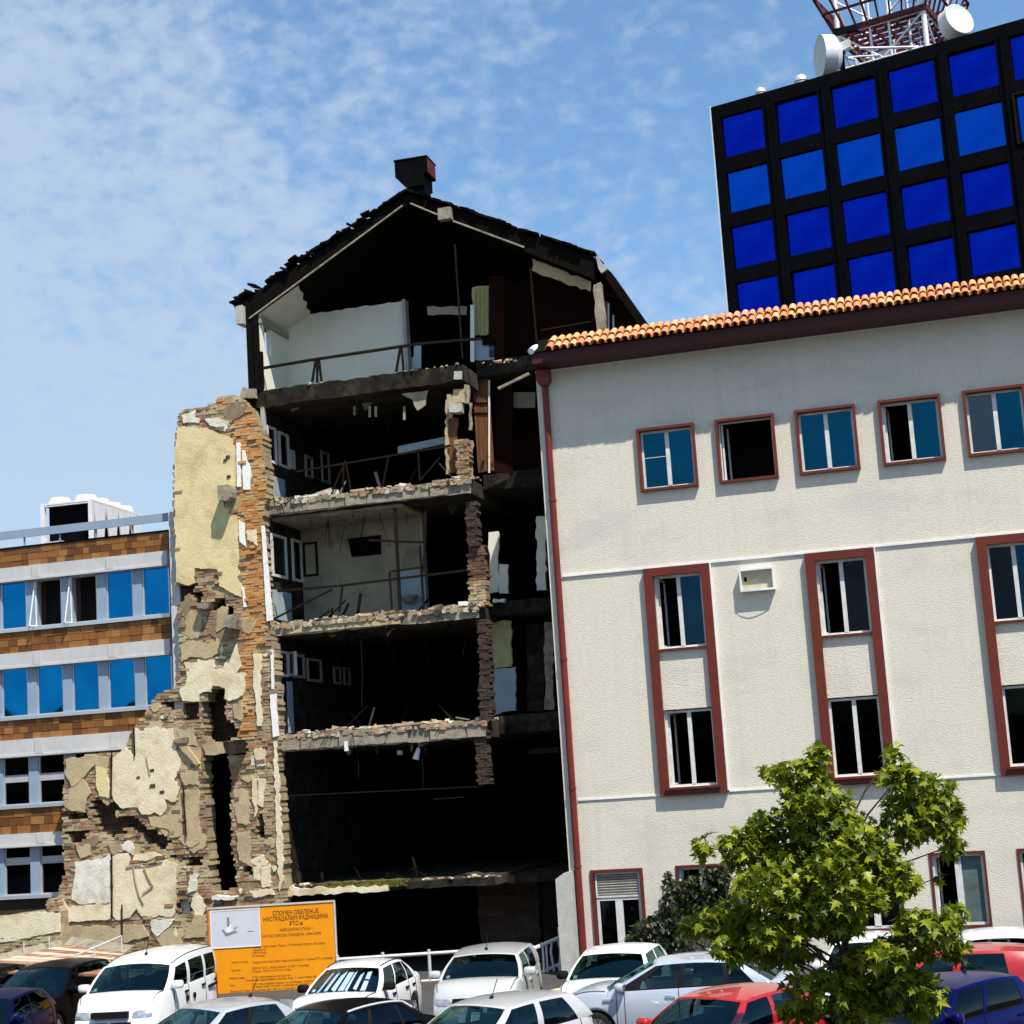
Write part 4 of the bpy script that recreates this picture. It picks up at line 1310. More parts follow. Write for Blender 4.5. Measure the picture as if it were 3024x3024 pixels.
# loose debris, cables and torn ceiling strips in the open rooms
q = random.Random(73)
for k in range(4):
    zf, zc_ = slabs[k + 1][0] if k < 4 else 0, slabs[k][1]
    for i in range(9):
        x = q.uniform(uW + .3, upier - .1); y = q.uniform(.25, 1.6)
        e_ = MB()
        pts = [(x, y, zc_ + .02), (x + q.uniform(-.1, .1), y, zc_ - q.uniform(.1, .4)), (x + q.uniform(-.25, .25), y + q.uniform(-.1, .1), zc_ - q.uniform(.4, 1.1))]
        e_.tube(pts, .009, 5); e_.build('loose_cable', 'steel_dark', RB)
    for i in range(7):
        x = q.uniform(uW + .3, upier - .3); w_ = q.uniform(.15, .5); h_ = q.uniform(.08, .35)
        e_ = MB(); e_.prism(jag([(x, zc_ + .02), (x + w_ * .4, zc_ - h_), (x + w_, zc_ + .02)], .03, .08, i + k * 20), q.uniform(.2, 1.2), q.uniform(1.21, 1.24)) if False else e_.prism(jag([(x, zc_ + .02), (x + w_ * .4, zc_ - h_), (x + w_, zc_ + .02)], .03, .08, i + k * 20), .5 + .1 * i, .53 + .1 * i)
        e_.build('torn_ceiling_strip', q.choice(['ceiling_soot', 'concrete_sooty', 'concrete']), RB)
    for i in range(8):
        x = q.uniform(uW + .2, upier - .5); y = q.uniform(.2, 1.5)
        e_ = MB(); e_.bar((x, y, zf + .05), (x + q.uniform(-.6, .6), y + q.uniform(-.1, .4), zf + q.uniform(.12, .7)), q.uniform(.04, .09), .03); e_.build('fallen_batten', q.choice(['burnt_timber', 'concrete_sooty', 'burnt_timber', 'concrete']), RB)
# ---- brick piers left standing between the bays
def brick_stack(parent, u0, u1, z0, z1, y0, y1, m, bw=.24, bh=.072, name='brick_courses', ragged=.035, seed=0):
    q = random.Random(seed)
    s = MB()
    k = 0
    z = z0
    while z < z1:
        x = u0 - (bw / 2 if k % 2 else 0)
        while x < u1:
            a, b = max(x, u0) + .006, min(x + bw, u1) - .006
            if b - a > .04:
                jx = q.uniform(-ragged, ragged)
                s.box(a + (jx if a <= u0 + .01 else 0), b + (jx if b >= u1 - .01 else 0), y0 + q.uniform(-.018, .018), y1, z + .002, min(z + bh - .003, z1 + .03), 0, None, .006, q)
            x += bw
        z += bh
        k += 1
    return tag(s.build(name, m, parent), kind='stuff')
def px_stack(x0, y0, x1, y1, off, m, **k):
    a, b = r(x0, (y0 + y1) / 2, off)[0], r(x1, (y0 + y1) / 2, off)[0]
    brick_stack(RB, a, b, r(x0, y1, off)[1], r(x0, y0, off)[1], off, off + .35, m, name='brick_pier', **k)
px_stack(1346, 1302, 1386, 1416, -.02, 'brick_stuff', seed=1, ragged=.045)
px_stack(1376, 1486, 1410, 1615, .15, 'brick_dark', seed=2)
px_stack(1382, 1616, 1436, 1716, .30, 'brick_shaded', seed=3, ragged=.05)
px_stack(1384, 1717, 1438, 1790, .12, 'brick_stuff', seed=13, ragged=.045)
px_stack(1412, 1830, 1446, 2010, .1, 'brick_dark', seed=4)
px_stack(1414, 2012, 1452, 2125, .05, 'brick_dark', seed=5)
px_stack(1404, 2128, 1440, 2318, .05, 'brick_dark', seed=6)
px_stack(1418, 2596, 1600, 2990, 2.6, 'brick_dark', bw=.5, bh=.19, seed=7)
px_stack(1604, 2600, 1650, 2990, 2.5, 'concrete_sooty', bw=.7, bh=.4, seed=8)
# ground floor: mossy ledge
ms = MB()
q = random.Random(4)
for i in range(260):
    x = q.uniform(r(960, 2610)[0], r(1200, 2610)[0]); s = q.uniform(.03, .08)
    zt_ = slabs[4][0]
    ms.box(x - s, x + s, -.05 - s * .3, .2, zt_ - .12 + q.uniform(0, .12), zt_ + s * .5, 0, None, s * .4, q)
tag(ms.build('moss_growth', 'moss', RB), kind='stuff')
lg = MB(); x0, x1 = r(836, 2640)[0], r(1150, 2620)[0]
lg.prism(jag([(x0, slabs[4][1] - .02), (x1, slabs[4][1] - .02), (x1, slabs[4][0] - .1), (x0, slabs[4][0] - .02)], .03, .12, 3), -.12, -.001); lg.build('broken_ledge', 'plaster_cream', RB)

# ---- roof
A, Bt, Cc = r(690, 905), r(1204, 572), r(1748, 757)
A2, B2, B3, C2 = r(728, 950), r(1192, 612), r(1212, 606), r(1748, 822)
ro = MB()
ro.prism([A2, B2, B3, C2, Cc, Bt, A], .0, DR)
ro.build('roof_deck', 'burnt_timber', RB)
rl_ = MB()
for p, q_, t in ((r(738, 944), r(1190, 611), .04), (r(1214, 604), r(1300, 640), .04), (r(1340, 656), r(1550, 734), .045)):
    rl_.bar((p[0], -.04, p[1] + .02), (q_[0], -.04, q_[1] + .02), .05, t)
rl_.build('lit_edge_bar', 'concrete', RB)  # pale bars painted in as the lit line under the roof edge
rbk = MB()
p = r(1318, 640); rbk.box(p[0] - .17, p[0] + .19, -.22, -.001, p[1] - .13, p[1] + .19); rbk.build('purlin_end', 'concrete', RB)
p = r(716, 930); rbk = MB(); rbk.box(p[0] - .12, p[0] + .1, -.2, .3, p[1] - .3, p[1] + .2, 0, None, .03); rbk.build('eave_block', 'concrete_pale', RB)
tb_ = MB(); tb_.box(-.13, .13, 0, .36, -.02, .02)
tmes = []
for k in range(4):
    q = MB(); q.box(-.13, .13, 0, .38, -.022, .022, 0, None, .02, random.Random(k)); tmes.append(q.mesh('roof_tile', 'burnt_tile'))
q = random.Random(8)
for (P, Q, n) in ((A, Bt, 34), (Bt, Cc, 34)):
    ang = math.atan2(Q[1] - P[1], Q[0] - P[0])
    for i in range(n):
        for row in range(3):
            if q.random() < .08: continue
            t = (i + .5) / n
            up_ = .06 + (abs(q.gauss(0, .08)) if q.random() < .55 and P is A else abs(q.gauss(0, .02)))
            x, z = P[0] + (Q[0] - P[0]) * t, P[1] + (Q[1] - P[1]) * t
            lean = q.uniform(.15, .95) if (q.random() < .45 and P is A) else q.uniform(-.06, .14)
            link('roof_tile', q.choice(tmes), RB, (x - math.sin(ang) * up_, -.12 + row * .36 + q.uniform(-.04, .04), z + math.cos(ang) * up_), (0, -ang - (-lean if P is A else lean * .5), q.uniform(-.15, .15)))
# right-hand lean-to slope with dark red soffit, outer column and window frames
E0, E1, E2, E3 = r(1750, 757, .4), r(1806, 805, .4), r(1916, 962, .4), r(1776, 985, .4)
se = MB(); se.prism([E2, E1, E0, (E0[0] - .05, E0[1] - .25), (E1[0] - .1, E1[1] - .25), (E2[0] - .22, E2[1] - .02)], .35, 1.15)
se.build('side_roof', 'burnt_tile', RB)
se = MB(); se.prism([r(1776, 815, 1.2), r(1806, 812, 1.2), r(1905, 960, 1.2), r(1776, 985, 1.2)], 1.2, 1.3); se.build('red_soffit', 'wood_red', RB)
oc = MB(); a, b = r(1752, 841, .1), r(1775, 985, .1)
oc.prism(jag([(a[0], b[1]), (a[0] + .23, b[1]), (a[0] + .2, a[1] + .05), (a[0], a[1])], .02, .15, 12), .1, .4); oc.build('outer_column', 'concrete', RB)
mat('orange_wood', (0.34, 0.13, 0.05), (0.22, 0.08, 0.035), scale=4, rough=.6)
for x0, x1, y0, m in ((1778, 1794, 890, 'orange_wood'), (1795, 1799, 895, 'trim_white'), (1801, 1808, 912, 'wood_red'), (1809, 1813, 930, 'trim_white')):
    panel('window_post', m, x0, y0, x1, 985, .7, .06)
wh = MB(); wh.prism([r(1756, 745, .2), r(1792, 795, .2), r(1776, 806, .2), r(1768, 795, .2)], .2, .3); wh.build('torn_flashing', 'concrete_pale', RB)
# roof vent box on the ridge
VB = 1.6
p0, p1, p2, p3 = r(1164.5, 478, VB), r(1259, 462, VB), r(1261, 510, VB), r(1164.5, 523, VB)
n0, n1, n2 = r(1202, 553, VB), r(1254, 512, VB), r(1254, 580, VB)
zt_ = avg(p0[1], p1[1]); zm = avg(p2[1], p3[1])
vx = MB()
vx.prism([(p0[0], zm), (n0[0], n0[1]), (n2[0], n0[1]), (n2[0], zm), (p1[0], zm + .0), (p1[0], zt_), (p0[0], zt_)], VB, VB + .8)
vx.box(n0[0], n2[0], VB + .1, VB + .6, n2[1] - .5, n0[1] - .001)
vx.box(p0[0] - .02, p1[0] + .02, VB - .02, VB + .82, zt_ + .001, zt_ + .04)
ch = vx.build('roof_vent', 'black_metal', RB)
mat('rust_red', (0.16, 0.018, 0.012), (0.03, 0.008, 0.007), scale=5, rough=.6)
vs_ = MB(); vs_.box(p1[0] + .002, p1[0] + .01, VB + .04, VB + .76, zm + .03, zt_ - .02); vs_.build('vent_side', 'rust_red', ch)
# balcony stub at the left
st = MB(); c = r(735, 1165); st.prism(jag([(c[0] - .22, c[1] - .1), (c[0] + .25, c[1] - .15), (c[0] + .25, c[1] + .1), (c[0] - .1, c[1] + .2)], .03, .08, 2), -.15, .4); st.build('cornice_stub', 'concrete', RB)
st = MB(); c = r(745, 1195); st.box(c[0] - .1, c[0] + .12, -.02, .4, c[1] - .35, c[1]); st.build('column_stub', 'concrete_sooty', RB)

# ================================================================== remnant brick wall left of it
LP = Plane(1590, 1200, 43.0, YAW, off=0.25)
LW = LP.root('ruined_wall')
tag(LW, 'broken brick wall with peeling yellow plaster standing beside the torn-open building', 'wall')
def zmap(pts, ox, oy, s): return [(ox + x * s, oy + y * s) for x, y in pts]
outline_px = [(523, 1235), (532, 1218), (550, 1205), (590, 1199), (629, 1193), (640, 1172), (662, 1167), (690, 1166), (708, 1178), (726, 1190), (740, 1208), (750, 1225),
              (765, 1262), (778, 1307), (783, 1390), (787, 1471), (780, 1500), (772, 1552), (778, 1690), (786, 1835), (800, 1880), (807, 1921), (812, 2045), (820, 2175), (817, 2283),
              (824, 2362), (832, 2500), (840, 2617), (836, 2664), (840, 2990), (640, 2990), (175, 2990), (183, 2783), (181, 2719), (164, 2660), (190, 2583), (183, 2446), (187, 2389), (190, 2241),
              (250, 2232), (324, 2225), (365, 2216), (374, 2190), (394, 2150), (430, 2100), (466, 2047), (490, 2040), (512, 2038), (520, 2015), (531, 1960), (526, 1850), (520, 1735), (518, 1600), (512, 1500), (513, 1380)]
outl = LP.poly(outline_px)
openings = [LP.poly(p) for p in (
    zmap([(700, 640), (890, 640), (900, 1100), (960, 1110), (1080, 1220), (1060, 1310), (920, 1390), (610, 1400), (580, 1100), (540, 830), (620, 820)], 480, 1900, .207),
    zmap([(610, 1600), (930, 1580), (960, 1932)], 480, 1900, .207) + zmap([(985, 30), (945, 180), (980, 600), (970, 850), (1000, 1100), (1050, 1370), (1080, 1560), (720, 1620), (700, 1480), (640, 900), (620, 400), (590, 0)], 480, 2300, .207),
    zmap([(880, 1250), (720, 1320), (660, 1420), (760, 1510), (1000, 1510), (1000, 1410), (890, 1390)], 480, 1500, .207),
    zmap([(420, 1170), (560, 1200), (560, 1360), (470, 1350)], 480, 1500, .207),
    zmap([(1330, 540), (1380, 490), (1430, 560), (1450, 720), (1440, 850), (1340, 830)], 480, 2300, .207),
    zmap([(1130, 1390), (1230, 1390), (1240, 1470), (1150, 1460)], 160, 2150, .2277),
)]
recess = [LP.poly(p) for p in (
    zmap([(460, 950), (560, 880), (720, 960), (820, 980), (870, 1060), (800, 1100), (860, 1240), (920, 1290), (900, 1370), (700, 1410), (570, 1350), (560, 1200), (480, 1100)], 160, 2150, .2277),
    zmap([(1200, 1480), (1330, 1460), (1460, 1520), (1500, 1620), (1640, 1660), (1900, 1660), (1900, 1790), (1720, 1790), (1640, 1700), (1480, 1690), (1420, 1580)], 160, 2150, .2277),
    zmap([(860, 1150), (1100, 1160), (1190, 1300), (1480, 1400), (1480, 1500), (1200, 1450), (1060, 1330), (880, 1240)], 160, 2150, .2277),
    zmap([(150, 1080), (420, 1110), (420, 1190), (150, 1180)], 160, 2150, .2277),
    zmap([(150, 1340), (420, 1320), (400, 1480), (200, 1480)], 160, 2150, .2277),
    zmap([(10, 820), (320, 850), (500, 960), (560, 1100), (360, 1040), (240, 960), (20, 900)], 480, 1900, .207),
    zmap([(190, 1080), (450, 1090), (460, 1180), (230, 1380), (210, 1300)], 480, 1500, .207),
    zmap([(200, 830), (520, 840), (530, 1050), (350, 1090), (230, 980)], 480, 1900, .207),
    zmap([(1190, 1230), (1290, 1220), (1300, 1400), (1190, 1380)], 480, 2300, .207),
    zmap([(200, 1740), (410, 1700), (400, 1932), (220, 1932)], 480, 2300, .207),
    zmap([(950, 1390), (1180, 1390), (1200, 1590), (1020, 1590)], 480, 1900, .207),
)]
Z6 = (160, 2150, .2277)
Z7 = (0, 2500, .3416)
plaster = [
    ('plaster_yellow', [(523, 1262), (542, 1258), (612, 1266), (666, 1287), (690, 1298), (697, 1380), (698, 1437), (664, 1440), (660, 1480), (662, 1496), (700, 1520), (704, 1552), (703, 1600), (706, 1635), (704, 1680), (697, 1700), (712, 1722), (714, 1763), (697, 1757), (670, 1744), (648, 1728), (641, 1683), (600, 1680), (574, 1678), (573, 1722), (558, 1730), (536, 1724), (520, 1719), (519, 1600), (516, 1500), (517, 1380)]),
    ('plaster_cream', zmap([(320, 270), (500, 270), (510, 230), (730, 230), (740, 360), (850, 370), (980, 190), (1060, 0), (1110, 230), (1130, 330), (1060, 410), (1180, 420), (1180, 560), (1150, 740), (1060, 790), (950, 820), (892, 790), (890, 640), (720, 600), (690, 700), (610, 690), (530, 730), (520, 830), (400, 830), (290, 820), (260, 740), (250, 660), (340, 590), (350, 500), (340, 380)], 480, 1900, .207)),
    ('plaster_cream', zmap([(760, 400), (930, 240), (1000, 330), (1050, 360), (1040, 60), (1060, 0), (1540, 0), (1560, 160), (1590, 300), (1640, 420), (1640, 520), (1560, 690), (1640, 760), (1580, 960), (1520, 960), (1440, 920), (1450, 1080), (1380, 1140), (1310, 1090), (1220, 1120), (1130, 1110), (1090, 1030), (880, 1040), (800, 960), (740, 860), (740, 640)], *Z6)),
    ('plaster_tan', zmap([(1230, 1150), (1440, 1150), (1600, 990), (1640, 900), (1660, 1390), (1500, 1420), (1500, 1330), (1260, 1270)], *Z6)),
    ('plaster_tan', zmap([(1690, 800), (1880, 790), (1890, 1480), (1800, 1550), (1730, 1530), (1700, 1300)], *Z6)),
    ('plaster_yellow', zmap([(540, 480), (700, 540), (720, 900), (590, 880), (560, 760)], *Z6)),
    ('plaster_tan', zmap([(210, 780), (380, 640), (480, 840), (430, 900), (400, 1090), (220, 1070), (150, 1030)], *Z6)),
    ('plaster_tan', zmap([(1600, 20), (1800, 0), (1880, 240), (1640, 200)], *Z6)),
    ('plaster_tan', zmap([(1640, 560), (1860, 540), (1880, 740), (1700, 740)], *Z6)),
    ('plaster_cream', zmap([(970, 90), (1010, 60), (1110, 50), (1140, 150), (1250, 170), (1440, 110), (1530, 150), (1520, 570), (1490, 600), (1230, 600), (1180, 540), (1130, 610), (1000, 630), (970, 600)], *Z7)),
    ('plaster_white', zmap([(650, 130), (900, 100), (950, 60), (960, 480), (740, 500), (620, 460), (650, 250)], *Z7)),
    ('plaster_cream', zmap([(550, 530), (960, 490), (960, 620), (700, 650), (550, 650)], *Z7)),
    ('plaster_white', zmap([(1310, 630), (1510, 630), (1460, 700), (1360, 780), (1310, 720)], *Z7)),
    ('plaster_tan', zmap([(1680, 600), (1790, 590), (1780, 780), (1600, 790)], *Z7)),
    ('plaster_tan', zmap([(170, 400), (520, 350), (700, 380), (700, 530), (540, 470), (420, 610), (230, 770), (150, 600)], *Z6)),
    ('plaster_tan', zmap([(1640, 200), (1900, 260), (1900, 530), (1660, 420)], *Z6)),
    ('plaster_tan', zmap([(280, 1500), (470, 1510), (480, 1640), (350, 1690)], *Z6)),
    ('plaster_tan', zmap([(700, 1480), (860, 1500), (900, 1600), (760, 1640)], *Z6)),
    ('plaster_cream', zmap([(1050, 1640), (1300, 1600), (1440, 1660), (1200, 1720), (1020, 1720)], *Z6)),
    ('plaster_tan', zmap([(570, 690), (1240, 680), (1290, 780), (1060, 830), (560, 820)], *Z7)),
    ('plaster_white', zmap([(1640, 250), (1720, 230), (1700, 380), (1630, 400)], *Z7)),
    ('plaster_tan', [(533, 1905), (560, 1890), (600, 1900), (640, 1892), (650, 1925), (610, 1945), (560, 1940), (536, 1955)]),
    ('plaster_tan', [(640, 1800), (672, 1790), (668, 1850), (640, 1868)]),
    ('plaster_tan', [(690, 2080), (720, 2085), (716, 2130), (694, 2120)]),
    ('plaster_tan', [(690, 2330), (735, 2335), (738, 2440), (700, 2430)]),
    ('plaster_tan', [(700, 2460), (740, 2450), (744, 2560), (708, 2540)]),
    ('plaster_white', zmap([(870, 1510), (960, 1460), (1030, 1500), (1030, 1640), (900, 1580)], *Z6)),
    ('plaster_white', zmap([(270, 370), (470, 290), (470, 400), (540, 420), (520, 480), (300, 480)], 480, 1150, .207)),
    ('plaster_white', zmap([(610, 420), (780, 400), (960, 460), (900, 600), (680, 520)], 480, 1150, .207)),
    ('trim_white', [(699, 1307), (710, 1307), (712, 1438), (701, 1438)]),
    ('trim_white', [(716, 1330), (722, 1330), (741, 1388), (739, 1446), (718, 1446)]),
    ('trim_white', [(706, 1537), (722, 1545), (726, 1614), (708, 1599)]),
    ('plaster_cream', [(730, 1566), (758, 1566), (760, 1612), (748, 1600), (730, 1595)]),
    ('trim_white', [(714, 1732), (720, 1738), (728, 1792), (720, 1794)]),
    ('plaster_cream', [(747, 1931), (770, 1931), (774, 2144), (761, 2144), (749, 1999)]),
    ('plaster_cream', [(747, 2300), (759, 2300), (761, 2399), (751, 2416)]),
    ('plaster_cream', [(762, 2300), (786, 2300), (778, 2385), (762, 2377)]),
    ('plaster_cream', [(769, 2558), (797, 2552), (799, 2618), (774, 2620)]),
    ('plaster_white', zmap([(1270, 1600), (1310, 1600), (1310, 1740), (1260, 1740)], 480, 1900, .207)),
    ('plaster_cream', zmap([(1310, 1500), (1470, 1490), (1470, 1740), (1360, 1760)], 480, 1900, .207)),
    ('plaster_cream', zmap([(1240, 1600), (1560, 1560), (1600, 1650), (1340, 1700), (1290, 1680)], 480, 2300, .207)),
    ('plaster_tan', zmap([(570, 1440), (950, 1400), (940, 1560), (620, 1590)], 480, 1900, .207)),
    ('trim_white', [(772, 1552), (780, 1552), (805, 1831), (788, 1835)]),
    ('trim_white', [(797, 2043), (815, 2045), (823, 2173), (807, 2177)]),
    ('trim_white', [(800, 1920), (807, 1920), (809, 2035), (803, 2035)]),
    ('plaster_cream', [(808, 2190), (818, 2190), (828, 2360), (838, 2600), (826, 2640), (815, 2400)]),
]
pl_polys = []
for i, (m_, pts) in enumerate(plaster):
    pl_polys.append(LP.poly(pts))
orange_px = [(700, 1190), (760, 1225), (790, 1480), (770, 1560), (790, 1840), (760, 1960), (755, 2190), (700, 2200), (715, 1800), (700, 1500), (690, 1300), (640, 1180)]
orange = LP.poly(orange_px)
pale_poly = LP.poly(zmap([(1090, 600), (960, 1000), (1030, 1300), (1320, 1300), (1290, 0), (1000, 0)], 480, 2300, .207))
us_ = [p[0] for p in outl]; zs_ = [p[1] for p in outl]
BW, BH = .25, .078
q = random.Random(17)
core = MB(); mixed = MB(); orng = MB(); dark = MB()
cands = []
def spans(poly, z):
    xs = []
    n = len(poly)
    for i in range(n):
        (x0, z0), (x1, z1) = poly[i], poly[(i + 1) % n]
        if (z0 > z) != (z1 > z): xs.append(x0 + (x1 - x0) * (z - z0) / (z1 - z0))
    xs.sort()
    return [(xs[i], xs[i + 1]) for i in range(0, len(xs) - 1, 2)]
def minus(iv, cut):
    out_ = []
    for a, b in iv:
        parts_ = [(a, b)]
        for c, d in cut:
            nxt = []
            for e, f in parts_:
                if d <= e or c >= f: nxt.append((e, f)); continue
                if c > e: nxt.append((e, c))
                if d < f: nxt.append((d, f))
            parts_ = nxt
        out_ += parts_
    return out_
def covered(c, w_):
    return any(all(inside(pt, pp_) for pt in ((c[0] - w_, c[1]), (c[0] + w_, c[1]), (c[0], c[1] - .08), (c[0], c[1] + .08))) for pp_ in pl_polys)
zk = 0.0
k = 0
zmax = max(zs_)
while zk < zmax:
    zc_ = zk + BH / 2
    cuts = [(c + q.uniform(-.05, .05), d + q.uniform(-.05, .05)) for o in openings for c, d in spans(o, zc_)]
    ivs = minus([(a + q.uniform(-.05, .03), b + q.uniform(-.03, .05)) for a, b in spans(outl, zc_)], cuts)
    for A0, B0 in ivs:
        x = A0 - q.uniform(0, BW * .8)
        while x < B0:
            wv = BW if q.random() < .72 else BW * .5
            a, b = max(x, A0), min(x + wv, B0)
            x += wv
            if b - a < .035: continue
            c = ((a + b) / 2, zc_)
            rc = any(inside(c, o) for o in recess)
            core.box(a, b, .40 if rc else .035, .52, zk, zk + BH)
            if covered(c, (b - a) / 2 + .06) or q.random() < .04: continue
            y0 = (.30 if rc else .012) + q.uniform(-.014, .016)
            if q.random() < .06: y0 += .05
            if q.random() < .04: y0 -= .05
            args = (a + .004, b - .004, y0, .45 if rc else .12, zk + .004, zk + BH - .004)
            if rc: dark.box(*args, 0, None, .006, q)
            elif inside(c, orange): orng.box(*args, 0, None, .005, q)
            else: cands.append((y0, args))
    zk += BH
    k += 1
q.shuffle(cands)
cands.sort(key=lambda t: (round(t[0] / .03)))
bvar = []
for kk in range(5):
    b_ = MB(); b_.box(0, 1, 0, 1, 0, 1, 0, None, .05, random.Random(kk)); bvar.append(b_.mesh('brick', 'brick'))
for i, (y0, a) in enumerate(cands):
    if i < 290:
        link('brick', q.choice(bvar), LW, (a[0], a[2], a[4]), (0, q.uniform(-.02, .02), 0), (a[1] - a[0], a[3] - a[2], a[5] - a[4]))
    else:
        mixed.box(*a, 0, None, .006, q)
core.build('wall_core', 'mortar', LW)
tag(mixed.build('brick_courses', 'brick_stuff', LW), kind='stuff')
tag(orng.build('orange_brick_courses', 'brick_orange', LW), kind='stuff')
tag(dark.build('recessed_brick_courses', 'brick_dark', LW), kind='stuff')  # recesses take dark brick, so their shadow is partly in the colour
for i, ((m_, pts), pp_) in enumerate(zip(plaster, pl_polys)):
    s = MB()
    th = .03 + .015 * (i % 3)
    s.prism(jag(jag(pp_, .03 if m_ != 'trim_white' else .008, .16, i), .018 if m_ != 'trim_white' else .004, .06, i + 7), -.022 - .006 * (i % 3), .05)
    s.build('plaster_patch', m_, LW)
sm_ = {'plaster_tan': MB(), 'plaster_cream': MB(), 'dust_brown': MB()}
q2_ = random.Random(44)
n_sm = 0
while n_sm < 170:
    px_, py_ = q2_.uniform(185, 835), q2_.uniform(1200, 2800)
    c = LP.at(px_, py_)
    if not inside(c, outl) or any(inside(c, o) for o in openings) or any(inside(c, o) for o in recess): continue
    if inside(c, orange) and q2_.random() < .72: continue
    n_sm += 1
    rx, rz2 = (q2_.uniform(.05, .22), q2_.uniform(.04, .16)) if q2_.random() < .6 else (q2_.uniform(.2, .5), q2_.uniform(.12, .4))
    nn = 9
    ph_ = q2_.uniform(0, 6)
    pts = [(c[0] + rx * math.cos(ph_ + 6.283 * i / nn) * q2_.uniform(.55, 1.15), c[1] + rz2 * math.sin(ph_ + 6.283 * i / nn) * q2_.uniform(.55, 1.15)) for i in range(nn)]
    if any((not inside(p_, outl)) or any(inside(p_, o) for o in openings) for p_ in pts): continue
    key = q2_.choice(('plaster_tan', 'plaster_tan', 'plaster_cream', 'dust_brown'))
    sm_[key].prism(jag(pts, .032, .055, n_sm), q2_.uniform(-.012, .004), .05)
for key, mb_ in sm_.items():
    tag(mb_.build('old_mortar_smears', key, LW), kind='stuff')
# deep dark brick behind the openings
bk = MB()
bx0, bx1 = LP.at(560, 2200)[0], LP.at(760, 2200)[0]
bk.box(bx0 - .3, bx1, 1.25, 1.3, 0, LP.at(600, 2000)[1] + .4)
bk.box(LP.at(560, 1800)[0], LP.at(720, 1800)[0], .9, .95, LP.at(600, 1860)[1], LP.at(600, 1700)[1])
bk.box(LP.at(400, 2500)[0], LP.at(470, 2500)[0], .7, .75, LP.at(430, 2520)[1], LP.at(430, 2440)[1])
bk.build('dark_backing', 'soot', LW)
brick_stack(LW, LP.at(592, 2100)[0] - .3, LP.at(705, 2100)[0] + .3, LP.at(650, 2205)[1], LP.at(650, 2020)[1], .85, .98, 'brick_dark', name='inner_brick_courses', seed=31)
# projecting stubs of torn floors
for (pts, d, m_, sd_) in (
        (zmap([(880, 1400), (1050, 1390), (1060, 1560), (1000, 1620), (890, 1600)], 480, 1150, .207), .42, 'concrete', 1),
        (zmap([(950, 1400), (1180, 1400), (1190, 1560), (1000, 1580)], 480, 1900, .207), .40, 'concrete_sooty', 2),
        (zmap([(950, 1560), (1130, 1560), (1120, 1740), (960, 1700)], 480, 1500, .207), .38, 'concrete', 3),
        (zmap([(540, 1390), (720, 1380), (700, 1440), (560, 1450)], 480, 1500, .207), .25, 'concrete', 4),
        (zmap([(760, 1660), (1090, 1670), (1080, 1710), (760, 1720)], 480, 2300, .207), .25, 'plaster_white', 5),
        (zmap([(1560, 150), (1760, 120), (1740, 200), (1600, 190)], *Z6), .12, 'concrete', 6),
        (zmap([(1640, 240), (1750, 230), (1900, 460), (1860, 480)], *Z6), .10, 'plaster_tan', 7)):
    s = MB(); s.prism(jag(LP.poly(pts), .02, .08, sd_), -d, .1); s.build('torn_stub', m_, LW)
# pipes and cracks with depth on the plaster
pi_ = MB()
for a, b in (((330, 2216), (328, 2362)), ((330, 2522), (331, 2712)), ((540, 2320), (550, 2470)), ((360, 2672), (361, 2790)), ((395, 2150), (398, 2232))):
    a, b = LP.at(*a, -.07), LP.at(*b, -.07); pi_.tube([(a[0], -.07, a[1]), (b[0], -.07, b[1])], .022, 6)
pi_.build('drain_pipe', 'steel_dark', LW)
sc_ = MB()
for pts in ([(393, 2554), (400, 2600), (410, 2640), (424, 2668)], [(425, 2560), (440, 2595), (452, 2615), (420, 2638)], [(372, 2558), (395, 2553), (440, 2550), (480, 2540)], [(432, 2235), (438, 2268), (443, 2288)]):
    w3 = [LP.at(*p_, -.055) for p_ in pts]
    for a, b in zip(w3[:-1], w3[1:]): sc_.bar((a[0], -.055, a[1]), (b[0], -.055, b[1]), .03, .02)
sc_.build('scar_ridge', 'plaster_tan', LW)
# pock marks
pk = MB()
for px, py, s in ((450, 2275, 8), (410, 2296, 6), (452, 2321, 10), (480, 2339, 8), (674, 1350, 7), (666, 1360, 6), (677, 1408, 7), (690, 1272, 6)):
    c = LP.at(px, py); pk.prism(jag([(c[0] - s / 115, c[1] - s / 200), (c[0] + s / 115, c[1] - s / 260), (c[0] + s / 130, c[1] + s / 180), (c[0] - s / 140, c[1] + s / 220)], .01, .03, px), -.048, -.02)
pk.build('plaster_hole', 'brick_dark', LW)

# rubble heap at the foot of the wall (stuff)
# ================================================================== low wall at the far left
LL = Plane(1590, 1200, 43.0, YAW, off=-.2)
LLo = LL.root('low_broken_wall')
tag(LLo, 'low broken plastered wall running off at the lower left below the office windows', 'wall')
pts = [(-230, 2990), (178, 2990), (179, 2780), (178, 2691), (160, 2656), (141, 2664), (130, 2688), (60, 2697), (0, 2706), (-230, 2732)]
s = MB(); s.prism(jag(LL.poly(pts), .015, .15, 3), .04, .5); s.build('wall_core', 'mortar', LLo)
s = MB(); s.prism(jag(LL.poly([(-230, 2812), (40, 2778), (178, 2752), (176, 2696), (130, 2692), (60, 2700), (0, 2709), (-230, 2736)]), .02, .1, 5), -.01, .039); s.build('plaster_patch', 'plaster_cream', LLo)
brick_stack(LLo, LL.at(-230, 2800)[0], LL.at(176, 2800)[0], .0, LL.at(100, 2768)[1], .0, .1, 'brick_stuff', seed=9)
brick_stack(LLo, LL.at(138, 2680)[0], LL.at(172, 2680)[0], LL.at(150, 2692)[1], LL.at(150, 2658)[1], .0, .3, 'brick_stuff', seed=10)

